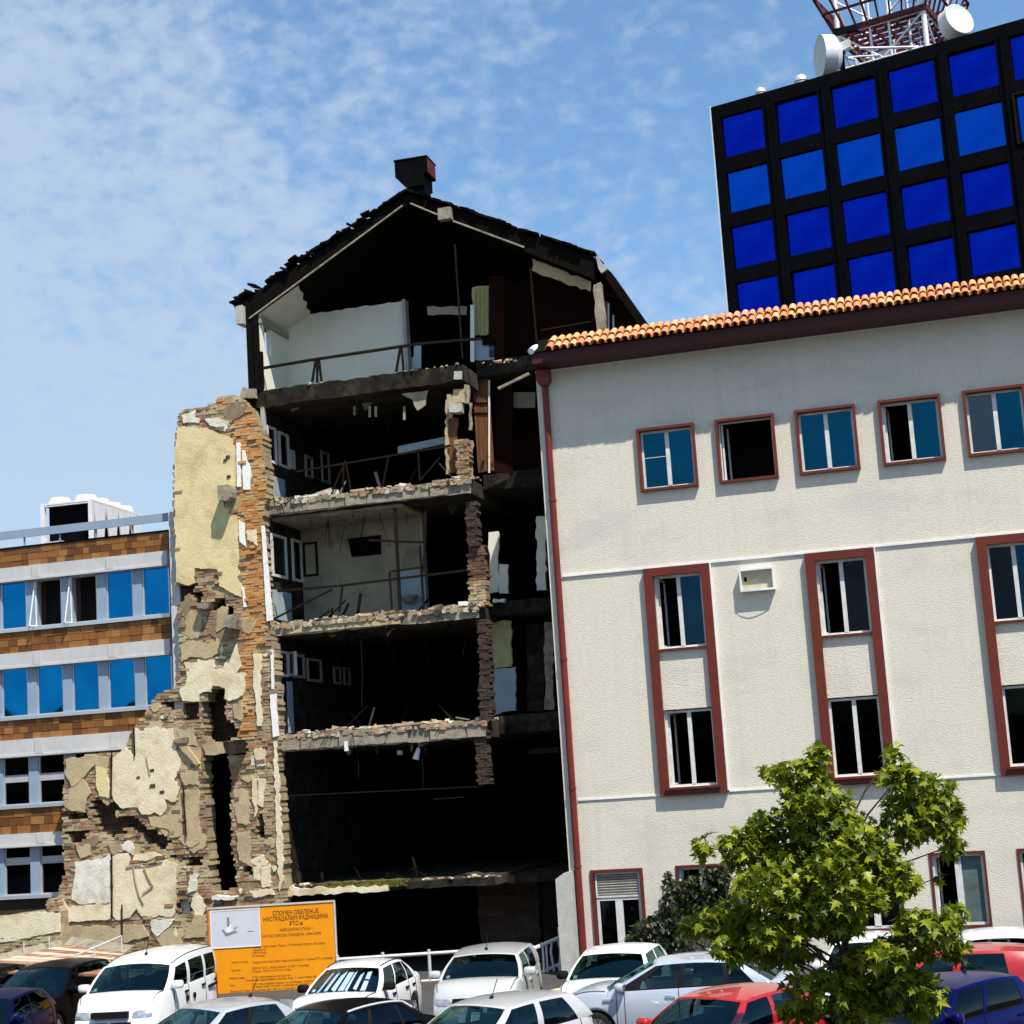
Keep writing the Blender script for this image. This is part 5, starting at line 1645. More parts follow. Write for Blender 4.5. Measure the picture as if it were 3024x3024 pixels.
# ---- low plank roof in front of the walls
def hz(px, py, z):
    d = ray(px, py)
    return CAMP + d * ((z - CAMH) / d.z)
ZP = 1.25
PA, PBq, PC, PE = hz(188, 2790, ZP), hz(372, 2812, ZP), hz(318, 2880, ZP), hz(-130, 2868, ZP)
PR = empty('plank_roof', (PA.x, PA.y, 0))
tag(PR, 'low flat roof of weathered rust and pale planks behind the dark cars', 'shed roof')
npk = 11
for i in range(npk):
    t0, t1 = i / npk + .004, (i + 1) / npk - .004
    a, b, c, d = PA.lerp(PE, t0), PA.lerp(PE, t1), PBq.lerp(PC, t1), PBq.lerp(PC, t0)
    zo = RND.uniform(-.012, .012)
    vs = [v - Vector((PA.x, PA.y, 0)) + Vector((0, 0, zz + zo)) for zz in (-.04, 0) for v in (a, b, c, d)]
    m = MB(); m.add(vs, [(3, 2, 1, 0), (4, 5, 6, 7), (0, 1, 5, 4), (1, 2, 6, 5), (2, 3, 7, 6), (3, 0, 4, 7)])
    m.build('plank', 'plank_pale' if i in (1, 3, 5, 6) else 'plank_rust', PR)
m = MB()
o_ = Vector((PA.x, PA.y, 0))
for v in (PA.lerp(PBq, .1), PBq.lerp(PC, .5), PE.lerp(PC, .1), PA.lerp(PE, .5)):
    w_ = v - o_; m.box(w_.x - .06, w_.x + .06, w_.y - .06, w_.y + .06, 0, ZP - .06)
m.build('post', 'steel_dark', PR)
m = MB()
e0, e1 = PA - o_, PBq - o_
up1 = Vector((0, 0, .16)); bk_ = Vector((.1, .45, 0))
m.add([e0, e1, e1 + bk_ + up1 * .7, e0 + bk_ + up1], [(0, 1, 2, 3)])
e2 = PE - o_; bk2 = Vector((-.4, .2, 0))
m.add([e2, e0, e0 + bk2 * .3 + up1 * .8, e2 + bk2 * .3 + up1 * .8], [(0, 1, 2, 3)])
m.build('flashing', 'concrete', PR)
m = MB()
e3, e4 = hz(222, 2837, ZP) - o_, hz(360, 2812, ZP) - o_
h_ = Vector((0, 0, .38))
m.tube([e3 + h_ * .3, e4 + h_], .022, 6)
for t in (0, .4, 1): m.tube([e3.lerp(e4, t), e3.lerp(e4, t) + h_ * (.3 + .7 * t)], .022, 6)
for v in (PE.lerp(PA, .35), PE.lerp(PA, .6), PE.lerp(PA, .85)):
    m.tube([v - o_, v - o_ + Vector((0, 0, .3))], .018, 6)
m.build('railing', 'galv', PR)
# ================================================================== information board
BP = Plane(611, 2684, 41.6, rad(-3.0))
BO = BP.root('information_board')
tag(BO, 'orange memorial information board with a grey picture panel behind the parked cars', 'sign board')
b0, b1 = BP.at(611, 2684), BP.at(988, 2658)
bx1 = b1[0]; bzt = avg(b0[1], b1[1]); bzb = bzt - 2.32
m = MB(); m.box(.03, bx1 - .03, 0, .03, bzb, bzt - .03); m.build('panel', 'board_orange', BO)
for nm, a in (('frame_bar', (0, bx1, -.02, .05, bzt - .03, bzt + .01)), ('frame_bar', (bx1 - .03, bx1 + .01, -.02, .05, bzb, bzt - .031)), ('frame_bar', (-.01, .03, -.02, .05, bzb, bzt - .031))):
    m = MB(); m.box(*a); m.build(nm, 'galv' if a[0] != -.01 else 'plank_rust', BO)
for x in (.12, bx1 - .12):
    m = MB(); m.box(x - .04, x + .04, .051, .13, 0, bzt); m.build('post', 'galv', BO)
s_ = .2122
def bpx(x, y): return BP.at(600 + x * s_, 2640 + y * s_)
c0, c1, c2 = bpx(105, 245), bpx(780, 200), bpx(780, 715)
m = MB(); m.box(c0[0], c1[0], -.012, -.001, c2[1], avg(c0[1], c1[1])); pic = m.build('picture_panel', 'board_grey', BO)
m = MB(); ring(m, c0[0] - .02, c1[0] + .01, c2[1] - .02, avg(c0[1], c1[1]) + .015, .025, -.02, -.013); m.build('picture_border', 'white_paint', BO)
m = MB()
for pts, mm in (([(330, 330), (360, 320), (372, 420), (360, 465), (335, 440)], 0), ([(262, 500), (280, 490), (330, 545), (440, 510), (485, 525), (320, 588)], 0), ([(440, 470), (490, 450), (430, 500)], 0), ([(620, 512), (700, 512), (700, 518), (620, 518)], 0)):
    m.prism([bpx(*p) for p in reversed(pts)], -.018, -.0125)
m.build('printed_motif', 'print_grey', BO)
m = MB()
for pts in ([(372, 420), (392, 430), (395, 545), (330, 540), (300, 515), (330, 470)],):
    m.prism([bpx(*p) for p in reversed(pts)], -.017, -.0127)
m.build('printed_block', 'white_paint', BO)
def text(s, px0, py, px1, h, bold=0.0, m='print_dark', center=False):
    cu = bpy.data.curves.new('lettering', 'FONT')
    cu.body = s
    cu.align_x = 'LEFT'
    cu.size = 1
    cu.offset = bold
    cu.materials.append(MATS[m])
    o = bpy.data.objects.new('lettering', cu)
    o.parent = BO
    COL.objects.link(o)
    bpy.context.view_layer.update()
    w_ = max(o.dimensions.x, .01)
    a, b = bpx(px0, py), bpx(px1, py - (px1 - px0) * .065)
    o.scale = ((b[0] - a[0]) / w_, h / .72, 1)
    o.location = (a[0], -.004, a[1])
    o.rotation_euler = (rad(90), 0, 0)
    me = bpy.data.meshes.new_from_object(o)
    o2 = link('lettering', me, BO, o.location, o.rotation_euler, o.scale)
    bpy.data.objects.remove(o)
    o2.name = 'lettering'
    return o2
text('СПОМЕН ОБЕЛЕЖЈЕ', 965, 300, 1605, .105, .012)
text('НАСТРАДАЛИМ РАДНИЦИМА', 835, 385, 1735, .105, .012)
text('РТС-а', 1200, 440, 1380, .10, .012)
text('АБЕРДАРЕВА УЛИЦА  1', 1065, 520, 1535, .065)
text('КАТАСТАРСКА ПАРЦЕЛА  5394–5395', 825, 610, 1635, .065, .004)
for s, a, y, b, h in (('Главни пројектант  Радио Телевизија Србије, Београд', 685, 755, 1690, .055), ('Таковска 10', 690, 795, 870, .05), ('11000 Београд', 670, 835, 870, .05), ('Београд', 680, 878, 850, .05),
        ('Инвеститор:', 395, 968, 625, .05), ('Градска општина Стари град, за комисију 21. сазива РТС и грађана', 680, 968, 1800, .055),
        ('Пројекат:', 385, 1080, 530, .05), ('Објект 2013, Биро архитектуре Неимар', 680, 1050, 1470, .055), ('Студио Пројект Атеље Нови', 680, 1095, 1225, .055),
        ('Извођач рада:', 365, 1190, 575, .05), ('ГПК, грађевинско предузеће', 680, 1175, 1225, .05), ('Управа за одржавање зграда Рад  7. новембра бб', 590, 1218, 1570, .05),
        ('Рок:', 370, 1290, 435, .05), ('Почетак радова одмах по добијању дозволе', 680, 1270, 1560, .05), ('од надлежне службе и завода за заштиту', 680, 1308, 1480, .05), ('Завршетак радова до 2013. године', 370, 1372, 1290, .05)):
    text(s, a, y, b, h)

# ================================================================== metal railings by the ramp
RL = empty('metal_railing', hz(1200, 2960, 0)); RL.location.z = 0
tag(RL, 'long pale pipe railing in front of the dark ground floor opening', 'railing')
RD = 41.2
def rlp(px, py, d=RD): return pix(px, py, d) - RL.location
m = MB()
zt_ = avg(pix(1170, 2821, RD).z, pix(1330, 2813, RD).z)
def lvl(px, z, d=RD):
    p = pix(px, 2820, d); return Vector((p.x, p.y, z)) - RL.location
rails_z = (zt_, pix(1247, 2897, RD).z, pix(1247, 2927, RD).z)
for z in rails_z:
    rb_ = MB(); rb_.tube([lvl(992, z), lvl(1560, z)], .042, 8); rb_.build('rail', 'galv', RL, smooth=60)
for px in (996, 1130, 1267, 1400, 1540):
    pb_ = MB(); pb_.tube([lvl(px, 0), lvl(px, zt_ + .1)], .042, 8); pb_.build('post', 'galv', RL, smooth=60)
R2 = empty('ramp_railing', hz(1620, 2960, 0)); R2.location.z = 0
tag(R2, 'tall pipe railing with bent bars running back beside the grey corner pier', 'railing')
def q2(px, py, d): return pix(px, py, d) - R2.location
lines = (((1559, 2801), (1580, 2800), (1672, 2760)), ((1585, 2880), (1678, 2836)), ((1594, 2906), (1660, 2872)))
for ln in lines:
    rb_ = MB(); n_ = len(ln)
    rb_.tube([q2(p[0], p[1], 41.0 + .9 * (p[0] - 1559) / 113) for p in ln], .05, 8); rb_.build('rail', 'white_paint', R2, smooth=60)
def foot(px, py, d):
    p = q2(px, py, d); return Vector((p.x, p.y, 0))
for px, py in ((1574, 2792), (1601, 2783), (1612, 2780), (1630, 2772), (1646, 2766)):
    d = 41.0 + .9 * (px - 1559) / 113
    t_ = q2(px, py, d); pb_ = MB()
    k_ = Vector((RND.uniform(-.05, .05), 0, 0))
    pb_.tube([t_, t_ * .6 + foot(px, py, d) * .4 + k_, foot(px, py, d)], .028, 6); pb_.build('bar', 'white_paint', R2, smooth=60)
pb_ = MB(); pb_.tube([q2(1654, 2738, 41.8), foot(1654, 2738, 41.8)], .065, 8); pb_.build('post', 'white_paint', R2, smooth=60)
# yellow kerb stone and dark bin by the pier
m = MB(); c = hz(1662, 2920, .5); m.box(-.3, .3, -.2, .2, 0, .5, 0, None, .02)
mat('kerb_yellow', (0.62, 0.48, 0.16), (0.5, 0.45, 0.36), scale=4, rough=.8)
o = m.build('concrete_block', 'kerb_yellow'); o.location = (c.x, c.y, 0); o.rotation_euler = (0, 0, rad(30))
tag(o, 'yellowish concrete block at the foot of the ramp railing', 'block')

# ================================================================== cars
def paint(name, c, c2=None, rough=.28, coat=.7, metallic=0.0, spec=.5):
    mat(name, c, c2, scale=1.2, rough=rough, coat=coat, metallic=metallic, spec=spec)
paint('paint_white', (0.80, 0.80, 0.79), (0.74, 0.74, 0.73))
paint('paint_silver', (0.50, 0.51, 0.52), (0.46, 0.47, 0.48), metallic=.35)
paint('paint_pale_silver', (0.60, 0.60, 0.59), (0.55, 0.55, 0.54), metallic=.25)
paint('paint_blue_silver', (0.50, 0.55, 0.63), (0.46, 0.51, 0.59), metallic=.3)
paint('paint_black', (0.0025, 0.0025, 0.003), (0.0035, 0.0035, 0.004), coat=.03, spec=.06, rough=.3)
paint('paint_dark_blue', (0.001, 0.002, 0.022), (0.0015, 0.003, 0.03), coat=.05, spec=.1)
paint('paint_blue', (0.001, 0.002, 0.05), (0.0015, 0.003, 0.07), coat=.05, spec=.1)
paint('paint_red', (0.40, 0.008, 0.008), (0.33, 0.007, 0.008))
mat('tyre', (0.018, 0.018, 0.018), rough=.85)
mat('rim_metal', (0.55, 0.55, 0.56), rough=.3, metallic=.8)
mat('car_trim', (0.012, 0.012, 0.013), rough=.55)
mat('seat_fabric', (0.05, 0.055, 0.06), (0.035, 0.04, 0.045), scale=6, rough=.9)
mat('seat_pale', (0.34, 0.37, 0.37), (0.26, 0.28, 0.28), scale=6, rough=.9)
mat('tail_red', (0.35, 0.01, 0.008), rough=.2, coat=.8)
mat('lamp_clear', (0.62, 0.64, 0.66), (0.30, 0.31, 0.33), scale=9, rough=.12, metallic=.6, coat=1.0)
mat('plate_white', (0.75, 0.75, 0.74), rough=.5)
mat('paper_white', (0.72, 0.78, 0.78), (0.5, 0.6, 0.65), scale=3, rough=.7)
mat('shade_foil', (0.82, 0.83, 0.85), (0.62, 0.66, 0.75), scale=3, rough=.4)
glassmat('car_glass', (0.40, 0.56, 0.55), .07, (0.35, 0.75, 0.78))
glassmat('car_glass_clear', (0.72, 0.80, 0.82), .08, (0.5, 0.8, 0.95))
glassmat('car_glass_side', (0.20, 0.30, 0.31), .05, (0.5, 0.8, 0.9))
glassmat('car_glass_dark', (0.05, 0.07, 0.09), .035, (0.6, 0.75, 0.9))

def lerp(a, b, t): return a + (b - a) * t
def pl(xs, x):
    """piecewise linear through (x, v)"""
    if x <= xs[0][0]: return xs[0][1]
    for (a, va), (b, vb) in zip(xs[:-1], xs[1:]):
        if x <= b: return va + (vb - va) * ((x - a) / (b - a)) if b > a else vb
    return xs[-1][1]

DEF = dict(L=4.2, W=1.70, H=1.44, wb=(-1.28, 1.26), cowl=.92, wtop=.18, rtop=-1.35, rbase=-1.85, belt_f=.90, belt_r=.97, nose=.72, hood=.93,
           deck=None, rw=.64, roof_crown=.05, cols=None, sealed=True, pillar='body', glass='car_glass_side', front_glass='car_glass', rear_glass=None, bumper=None, ditch=False,
           seats='seat_fabric', antenna=None, mirror=None, rear_slant=.10, drop_f=.045, drop_r=.05, rails=False)

def make_car(name, label, cat, paint_m, at, az, wz=None, parts=(), group=None, **kw):
    P = dict(DEF); P.update(kw)
    Ln, Wd, H = P['L'], P['W'], P['H']
    hl = Ln / 2
    cowl, wtop, rtop, rbase = P['cowl'], P['wtop'], P['rtop'], P['rbase']
    def hw(x): return Wd / 2 * (1 - .13 * abs(x / hl) ** 4.5)
    def belt(x): return lerp(P['belt_r'], P['belt_f'], (x + hl) / Ln)
    def hood(x):
        t = (x - cowl) / (hl - cowl)
        return lerp(belt(cowl) + .005, P['nose'], t ** 1.7) + (.05 * math.sin(math.pi * min(1, t)) if P['hood'] else 0)
    def deck(x):
        if P['deck'] is None: return belt(x)
        t = (rbase - x) / (rbase + hl)
        return lerp(belt(rbase) + .01, P['deck'], t)
    def zr(x):
        mid_ = (wtop + rtop) / 2
        t = (x - mid_) / ((wtop - rtop) / 2)
        return H - P['roof_crown'] - (P['drop_f'] if t > 0 else P['drop_r']) * abs(t) ** 2.2
    def yr(x):
        t = abs((x - (wtop + rtop) / 2) / ((wtop - rtop) / 2))
        return P['rw'] * (1 - .05 * t ** 2)
    root = empty(name)
    tag(root, label, cat, group)
    # ---- lower body
    body = MB()
    xs = set([hl, -hl, cowl, rbase])
    n_ = 44
    for i in range(n_ + 1): xs.add(-hl + Ln * i / n_)
    for w in P['wb']:
        for k in range(-8, 9): xs.add(w + .36 * k / 8)
    xs = sorted(x for x in xs if -hl <= x <= hl)
    def section(x):
        h = hw(x)
        zs = .24
        for w in P['wb']:
            if abs(x - w) < .36: zs = max(zs, .28 + math.sqrt(max(0, .36 ** 2 - (x - w) ** 2)))
        if x > cowl: top, sh = hood(x), hood(x) - .035
        elif x < rbase: top, sh = deck(x), deck(x) - .03
        else: top, sh = belt(x), belt(x)
        cab = rbase <= x <= cowl
        pts = [(.72, zs - .02), (.965, zs), (.995, max(.40, zs + .03)), (1.0, max(.58, zs + .05)), (.992, max(.70, zs + .07)), (.972, sh - .05), (.945, sh)]
        pts = [(a * h, min(b, sh - .05 + .0 * i) if i < 5 else b) for i, (a, b) in enumerate(pts)]
        cr_ = .035 if not cab else 0
        topp = [(.86 * h, top + cr_ * .25), (.6 * h, top + cr_ * .7), (.3 * h, top + cr_), (0, top + cr_ * 1.1)]
        return pts, topp, cab
    def warp(x, y, z):
        e = (abs(x) - (hl - .75)) / .75
        if e > 0:
            e2 = e * e
            b = .20 * abs(y / (Wd / 2)) ** 2.6 * e2
            s_n = P['rear_slant'] if x < 0 else .16
            if z > .55: b += s_n * ((z - .55) / .4) ** 1.6 * e2
            if z < .35: b += .06 * e2
            x -= math.copysign(b, x)
        return (x, y, z)
    for sg in (1, -1):
        rows, trows, tflag = [], [], []
        for x in xs:
            p, t, cab = section(x)
            rows.append([warp(x, sg * a, b) for a, b in p])
            trows.append([rows[-1][-1]] + [warp(x, sg * a, b) for a, b in t])
            tflag.append(cab)
        body.quadgrid(rows)
        # hood and deck tops
        i = 0
        seg = []
        for j in range(len(xs)):
            if xs[j] >= cowl - 1e-6: seg.append(trows[j])
        if len(seg) > 1: body.quadgrid(seg)
        seg = [trows[j] for j in range(len(xs)) if xs[j] <= rbase + 1e-6]
        if len(seg) > 1: body.quadgrid(seg)
        for end in (0, -1):
            p = rows[end]; t = trows[end]
            ring_ = p + t[1:]
            pr_, tr_, _c = section(xs[end])
            rp_ = pr_ + tr_
            body.quadgrid([[warp(xs[end], sg * f_ * a_, b_) for a_, b_ in rp_] for f_ in (1, .93, .82, .65, .42, .2, 0)])
    # ---- greenhouse
    cols = P['cols']
    if cols is None:
        cols = [('p', cowl, wtop), ('w', cowl - .16, wtop - .06), ('p', lerp(cowl, rbase, .42), lerp(wtop, rtop, .38)), ('w', lerp(cowl, rbase, .46), lerp(wtop, rtop, .42)), ('p', lerp(cowl, rbase, .84), lerp(wtop, rtop, .88)), ('end', rbase, rtop)]
    glass = {}
    def side_pt(xb, xt, s, sg, inset=0.0):
        x, y, z = lerp(xb, xt, s), lerp(hw(xb) * .945, yr(xt), s ** 1.12), lerp(belt(xb), zr(xt), s)
        y += .028 * math.sin(math.pi * s) - inset
        return (x, sg * y, z)
    black = MB()
    for sg in (1, -1):
        for k in range(len(cols) - 1):
            ty, xb0, xt0 = cols[k][:3]
            _, xb1, xt1 = cols[k + 1][:3]
            nu, ns = 5, 7
            S0, S1 = .05, P.get('wtop_s', .90)
            def gridp(s0, s1, ins=0.0, ns=ns):
                return [[side_pt(lerp(xb0, xb1, i / nu), lerp(xt0, xt1, i / nu), lerp(s0, s1, j / ns), sg, ins) for j in range(ns + 1)] for i in range(nu + 1)]
            if ty == 'w':
                body.quadgrid(gridp(S1, 1, 0, 2)); black.quadgrid(gridp(0, S0, 0.001, 1))
                gm = cols[k][3] if len(cols[k]) > 3 else P['glass']
                g_ = MB(); g_.quadgrid(gridp(S0, S1, .006)); glass.setdefault('side_window', []).append((g_, gm))
            elif ty == 'b':
                body.quadgrid(gridp(S1, 1, 0, 2)); black.quadgrid(gridp(0, S1, .002))
            else:
                body.quadgrid(gridp(0, 1))
    us = [-1, -.965, -.92] + [-.92 + 1.84 * i / 8 for i in range(1, 8)] + [.92, .965, 1]
    def screen(xb, xt, bow, u_, s, up_=.03):
        q_ = 1 - u_ * u_
        x = lerp(xb + bow * q_, xt + .07 * (1 if bow > 0 else -1) * q_, s)
        y = u_ * lerp(hw(xb) * .945, yr(xt), s ** 1.12) + (.028 * math.sin(math.pi * s) * u_)
        z = lerp(belt(xb) + .02 * q_, zr(xt) + P['roof_crown'] * q_ * .8, s) + up_ * math.sin(math.pi * s) * q_
        return (x, y, z)
    for xb, xt, bow, nm, lim in ((cowl, wtop, .15, 'windshield', .925), (rbase, rtop, -.10, 'rear_window', .88)):
        SS = [0, .04] + [.04 + .90 * j / 6 for j in range(1, 6)] + [.94, 1]
        uu = [-1, -lim] + [-lim + 2 * lim * i / 10 for i in range(1, 10)] + [lim, 1]
        grid = [[screen(xb, xt, bow, u_, s) for s in SS] for u_ in uu]
        body.quadgrid(grid[:2]); body.quadgrid(grid[-2:])
        inner = grid[1:-1]
        black.quadgrid([row[:2] for row in inner]); body.quadgrid([row[-2:] for row in inner])
        g_ = MB(); g_.quadgrid([row[1:-1] for row in inner]); glass[nm] = [(g_, (P['rear_glass'] or P['glass']) if nm == 'rear_window' else P.get('front_glass', P['glass']))]
    rows = []
    for i in range(13):
        t = i / 12
        row = []
        for u_ in [-1, -.94, -.8, -.5, -.2, .2, .5, .8, .94, 1]:
            q_ = 1 - u_ * u_
            x = lerp(wtop + .07 * q_, rtop - .07 * q_, t)
            xr = lerp(wtop, rtop, t)
            row.append((x, u_ * yr(xr), zr(xr) + P['roof_crown'] * (q_ * .8 + .2 * q_ * math.sin(math.pi * t))))
        rows.append(row)
    body.quadgrid(rows)
    bo = body.build('body', paint_m, root, smooth=32, fix=True)
    black.build('window_seal', 'car_trim', root, smooth=40)
    for nm, lst in glass.items():
        for g_, gm in lst: g_.build(nm, gm, root, smooth=60)
    # ---- inside
    tub = MB()
    tub.box(rbase + .05, cowl - .02, -Wd / 2 * .86, Wd / 2 * .86, .28, .46)
    tub.box(cowl - .32, cowl + .02, -Wd / 2 * .84, Wd / 2 * .84, .5, belt(cowl) - .02)
    tub.box(rbase + .02, rtop + .02, -Wd / 2 * .8, Wd / 2 * .8, .46, belt(rbase) - .03)
    tub.build('interior', 'car_trim', root)
    for xx, yy, ww in ((lerp(cowl, rbase, .50), .36, .25), (lerp(cowl, rbase, .50), -.36, .25), (lerp(cowl, rbase, .84), 0, .58)):
        s_ = MB()
        s_.box(xx - .05, xx + .45, yy - ww, yy + ww, .46, .62, 0, None, .01)
        mt = Matrix.Translation((xx, yy, .55)) @ Matrix.Rotation(rad(-14), 4, 'Y')
        s_.box(-.07, .06, -ww, ww, 0, .56, 0, mt, .01)
        for hy in ((0,) if ww < .4 else (-.33, .33)):
            s_.box(-.05, .04, hy - .12, hy + .12, .58, .78, 0, mt, .01)
        s_.build('seat', P['seats'], root)
    st_ = MB(); cxx, cyy, czz = cowl - .42, .36, belt(cowl) + .04
    n = 16
    st_.tube([(cxx + .06 * math.sin(2 * math.pi * k / n), cyy + .18 * math.cos(2 * math.pi * k / n), czz + .17 * math.sin(2 * math.pi * k / n)) for k in range(n + 1)], .016, 6, caps=False)
    st_.bar((cxx, cyy - .17, czz), (cxx, cyy + .17, czz), .03); st_.build('steering_wheel', 'car_trim', root)
    # ---- wheels
    ty_, ri_ = MB(), MB()
    n = 28
    prof = [(-.09, .19), (-.095, .27), (-.07, .305), (.07, .305), (.095, .27), (.09, .19)]
    ty_.quadgrid([[(rr_ * math.cos(2 * math.pi * k / n), y, rr_ * math.sin(2 * math.pi * k / n)) for k in range(n + 1)] for y, rr_ in prof])
    ri_.quadgrid([[(rr_ * math.cos(2 * math.pi * k / n), y, rr_ * math.sin(2 * math.pi * k / n)) for k in range(n + 1)] for y, rr_ in ((.085, .20), (.08, .175), (.0, .17), (.0, .01))])
    for k in range(9):
        a = 2 * math.pi * k / 9
        ri_.bar((.03 * math.cos(a), .07, .03 * math.sin(a)), (.185 * math.cos(a), .075, .185 * math.sin(a)), .035, .02)
    ri_.disc((0, 0), .04, .06, .085, 10)
    tme = ty_.mesh('tyre', 'tyre', smooth=40, fix=True); rme = ri_.mesh('rim', 'rim_metal')
    for w in P['wb']:
        for sg in (1, -1):
            o = link('wheel', tme, root, (w, sg * (Wd / 2 - .12), .305), (0, 0, 0 if sg > 0 else math.pi))
            link('rim', rme, o)
    ar = MB()
    for w in P['wb']:
        for sg in (1, -1):
            ar.box(w - .34, w + .34, min(sg * .4, sg * (Wd / 2 - .23)), max(sg * .4, sg * (Wd / 2 - .23)), .2, .64)
    ar.build('wheel_well', 'car_trim', root)
    # ---- lamps, grille, plates, mirrors, handles, seams
    zb = P['nose']
    for sg in (1, -1):
        def patch(nm, xe_, f0, f1, z0, z1, m_, o_=.012):
            g_ = MB()
            s_x = math.copysign(1, xe_)
            rows_ = [[Vector(warp(xe_, sg * (f0 + (f1 - f0) * i / 5) * Wd / 2 * .87, z0 + (z1 - z0) * j / 3)) + Vector((s_x * o_ * (1 if 0 < j < 3 and 0 < i < 5 else -.4), sg * o_ * .6, 0)) for j in range(4)] for i in range(6)]
            g_.quadgrid(rows_)
            return g_.build(nm, m_, root, smooth=50)
        patch('headlight', hl, .52, .99, zb - .19, zb - .05, 'lamp_clear')
        patch('tail_light', -hl, .72, 1.0, .68, belt(-hl) - .08, 'tail_red')
        mx, mz = cowl - .24, belt(cowl) + .09
        my = hw(mx) * .95 + .12
        mi_ = MB()
        ex = lambda v, e_: math.copysign(abs(v) ** e_, v)
        rows_ = []
        for i in range(9):
            th_ = math.pi * (i / 8 - .5)
            rows_.append([(mx + .085 * ex(math.cos(th_), .5) * ex(math.cos(2 * math.pi * k_ / 14), .6), sg * my + .115 * ex(math.cos(th_), .5) * ex(math.sin(2 * math.pi * k_ / 14), .6), mz + .078 * ex(math.sin(th_), .6)) for k_ in range(15)])
        mi_.quadgrid(rows_)
        mi_.bar((mx, sg * (my - .17), mz - .07), (mx, sg * (my - .05), mz - .03), .05); mi_.build('wing_mirror', P['mirror'] or paint_m, root, smooth=45)
        mg_ = MB(); mg_.box(-.089, -.08, -.085, .085, -.05, .055, 0, Matrix.Translation((mx, sg * my, mz))); mg_.build('mirror_glass', 'lamp_clear', root)
        doors = [c_[1] for c_ in cols if c_[0] in ('p', 'b')]
        sm = MB()
        dx = [cowl - .30] + [c_[1] - .03 for c_ in cols[1:-1] if c_[0] in ('p', 'b')]
        for xx in dx:
            pts = [(xx, sg * (hw(xx) * a + .003), z) for a, z in ((.97, .30), (.997, .42), (1.0, .58), (.992, .72), (.972, belt(xx) - .05), (.945, belt(xx)))]
            for a, b in zip(pts[:-1], pts[1:]): sm.bar(a, b, .009)
        sm.build('door_seam', 'car_trim', root)
        for xx in dx[1:]:
            h_ = MB(); zz = belt(xx) - .13
            h_.box(xx + .06, xx + .24, sg * (hw(xx) * .985 + .005) - .015, sg * (hw(xx) * .985 + .005) + .02, zz - .018, zz + .02, 0, None, .004)
            h_.build('door_handle', P.get('handle', paint_m), root)
    g_ = MB(); g_.box(hl - .1, hl - .015, -.36, .36, zb - .16, zb - .045); g_.build('grille', 'car_trim', root)
    g_ = MB(); g_.box(hl - .07, hl + .015, -.50, .50, .28, .38); g_.build('bumper_intake', 'car_trim', root)
    g_ = MB(); g_.box(hl - .02, hl + .03, -.26, .26, .42, .53); g_.build('number_plate', 'plate_white', root)
    g_ = MB(); g_.box(-hl - .015, -hl + .05, -.26, .26, .62, .73); g_.build('number_plate', 'plate_white', root)
    wp_ = MB()
    for y0 in (-.5, .12): wp_.bar((cowl + .13, y0, belt(cowl) + .035), (cowl + .04, y0 + .52, belt(cowl) + .055), .018)
    wp_.build('wiper', 'car_trim', root)
    # bonnet shut line, mirror, dashboard papers
    bl = MB()
    for sg in (1, -1):
        pts = [warp(x, sg * hw(x) * .90, hood(x) + .004) for x in [lerp(cowl + .06, hl - .12, k / 8) for k in range(9)]]
        for p0_, p1_ in zip(pts[:-1], pts[1:]): bl.bar(p0_, p1_, .010)
    bl.build('bonnet_seam', 'car_trim', root)
    rm_ = MB(); pm_ = Vector(screen(cowl, wtop, .15, 0, .86)) + Vector((-.10, 0, -.03)); rm_.box(pm_.x - .02, pm_.x + .02, -.13, .13, pm_.z - .04, pm_.z + .03, 0, None, .006); rm_.build('inner_mirror', 'car_trim', root)
    dp_ = MB(); pd = Vector(screen(cowl, wtop, .15, -.35, .06)); dp_.box(pd.x - .30, pd.x - .08, pd.y - .12, pd.y + .14, belt(cowl) - .012, belt(cowl) - .004, 0, Matrix.Identity(4)); dp_.build('dashboard_paper', 'paper_white', root)
    st2 = MB(); ps = [Vector(screen(cowl, wtop, .15, u_, s_)) + Vector((-.012, 0, -.008)) for u_, s_ in ((-.84, .10), (-.74, .10), (-.75, .20), (-.84, .20))]
    st2.add(ps, [(0, 1, 2, 3)]); st2.build('windscreen_sticker', 'paper_white', root)
    if P['bumper']:
        g_ = MB()
        pts = [warp(hl, y, .45) for y in [Wd / 2 * k / 6 for k in range(-6, 7)]]
        for zz in (.30, .38, .46, .53): g_.tube([(x + .02, y * 1.0, zz) for x, y, _ in pts], .055, 6)
        g_.build('front_bumper', P['bumper'], root)
    if P['ditch']:
        for sg in (1, -1):
            d_ = MB(); d_.tube([(x, sg * yr(x) * .96, zr(x) + .012) for x in [lerp(wtop, rtop, k / 8) for k in range(9)]], .012, 5); d_.build('roof_ditch', 'car_trim', root)
    if P['rails']:
        for sg in (1, -1):
            d_ = MB(); d_.tube([(x, sg * (yr(x) + .012), zr(x) + .01) for x in [lerp(wtop, rtop, k / 8) for k in range(9)]] + [side_pt(rbase, rtop, .75, sg, -.012)], .02, 6); d_.build('chrome_trim', 'galv', root)
    if P['antenna'] is not None:
        x = P['antenna']; d_ = MB(); d_.tube([(x, 0, zr(x) + P['roof_crown'] - .01), (x - .04, 0, zr(x) + P['roof_crown'] + .03)], .03, 8); d_.tube([(x - .02, 0, zr(x) + P['roof_crown']), (x - .18, 0, zr(x) + P['roof_crown'] + .28)], .007, 5); d_.build('antenna', 'car_trim', root)
    # ---- placement: the pixel 'at' shows the middle of the windscreen's top edge
    zref = zr(wtop) + P['roof_crown'] * .8 if wz is None else wz
    d = ray(*at)
    p = CAMP + d * ((zref - CAMH) / d.z)
    ang = rad(90 - (az + 180))
    root.rotation_euler = (0, 0, ang)
    xr_ = P.get('xref', wtop + .07)
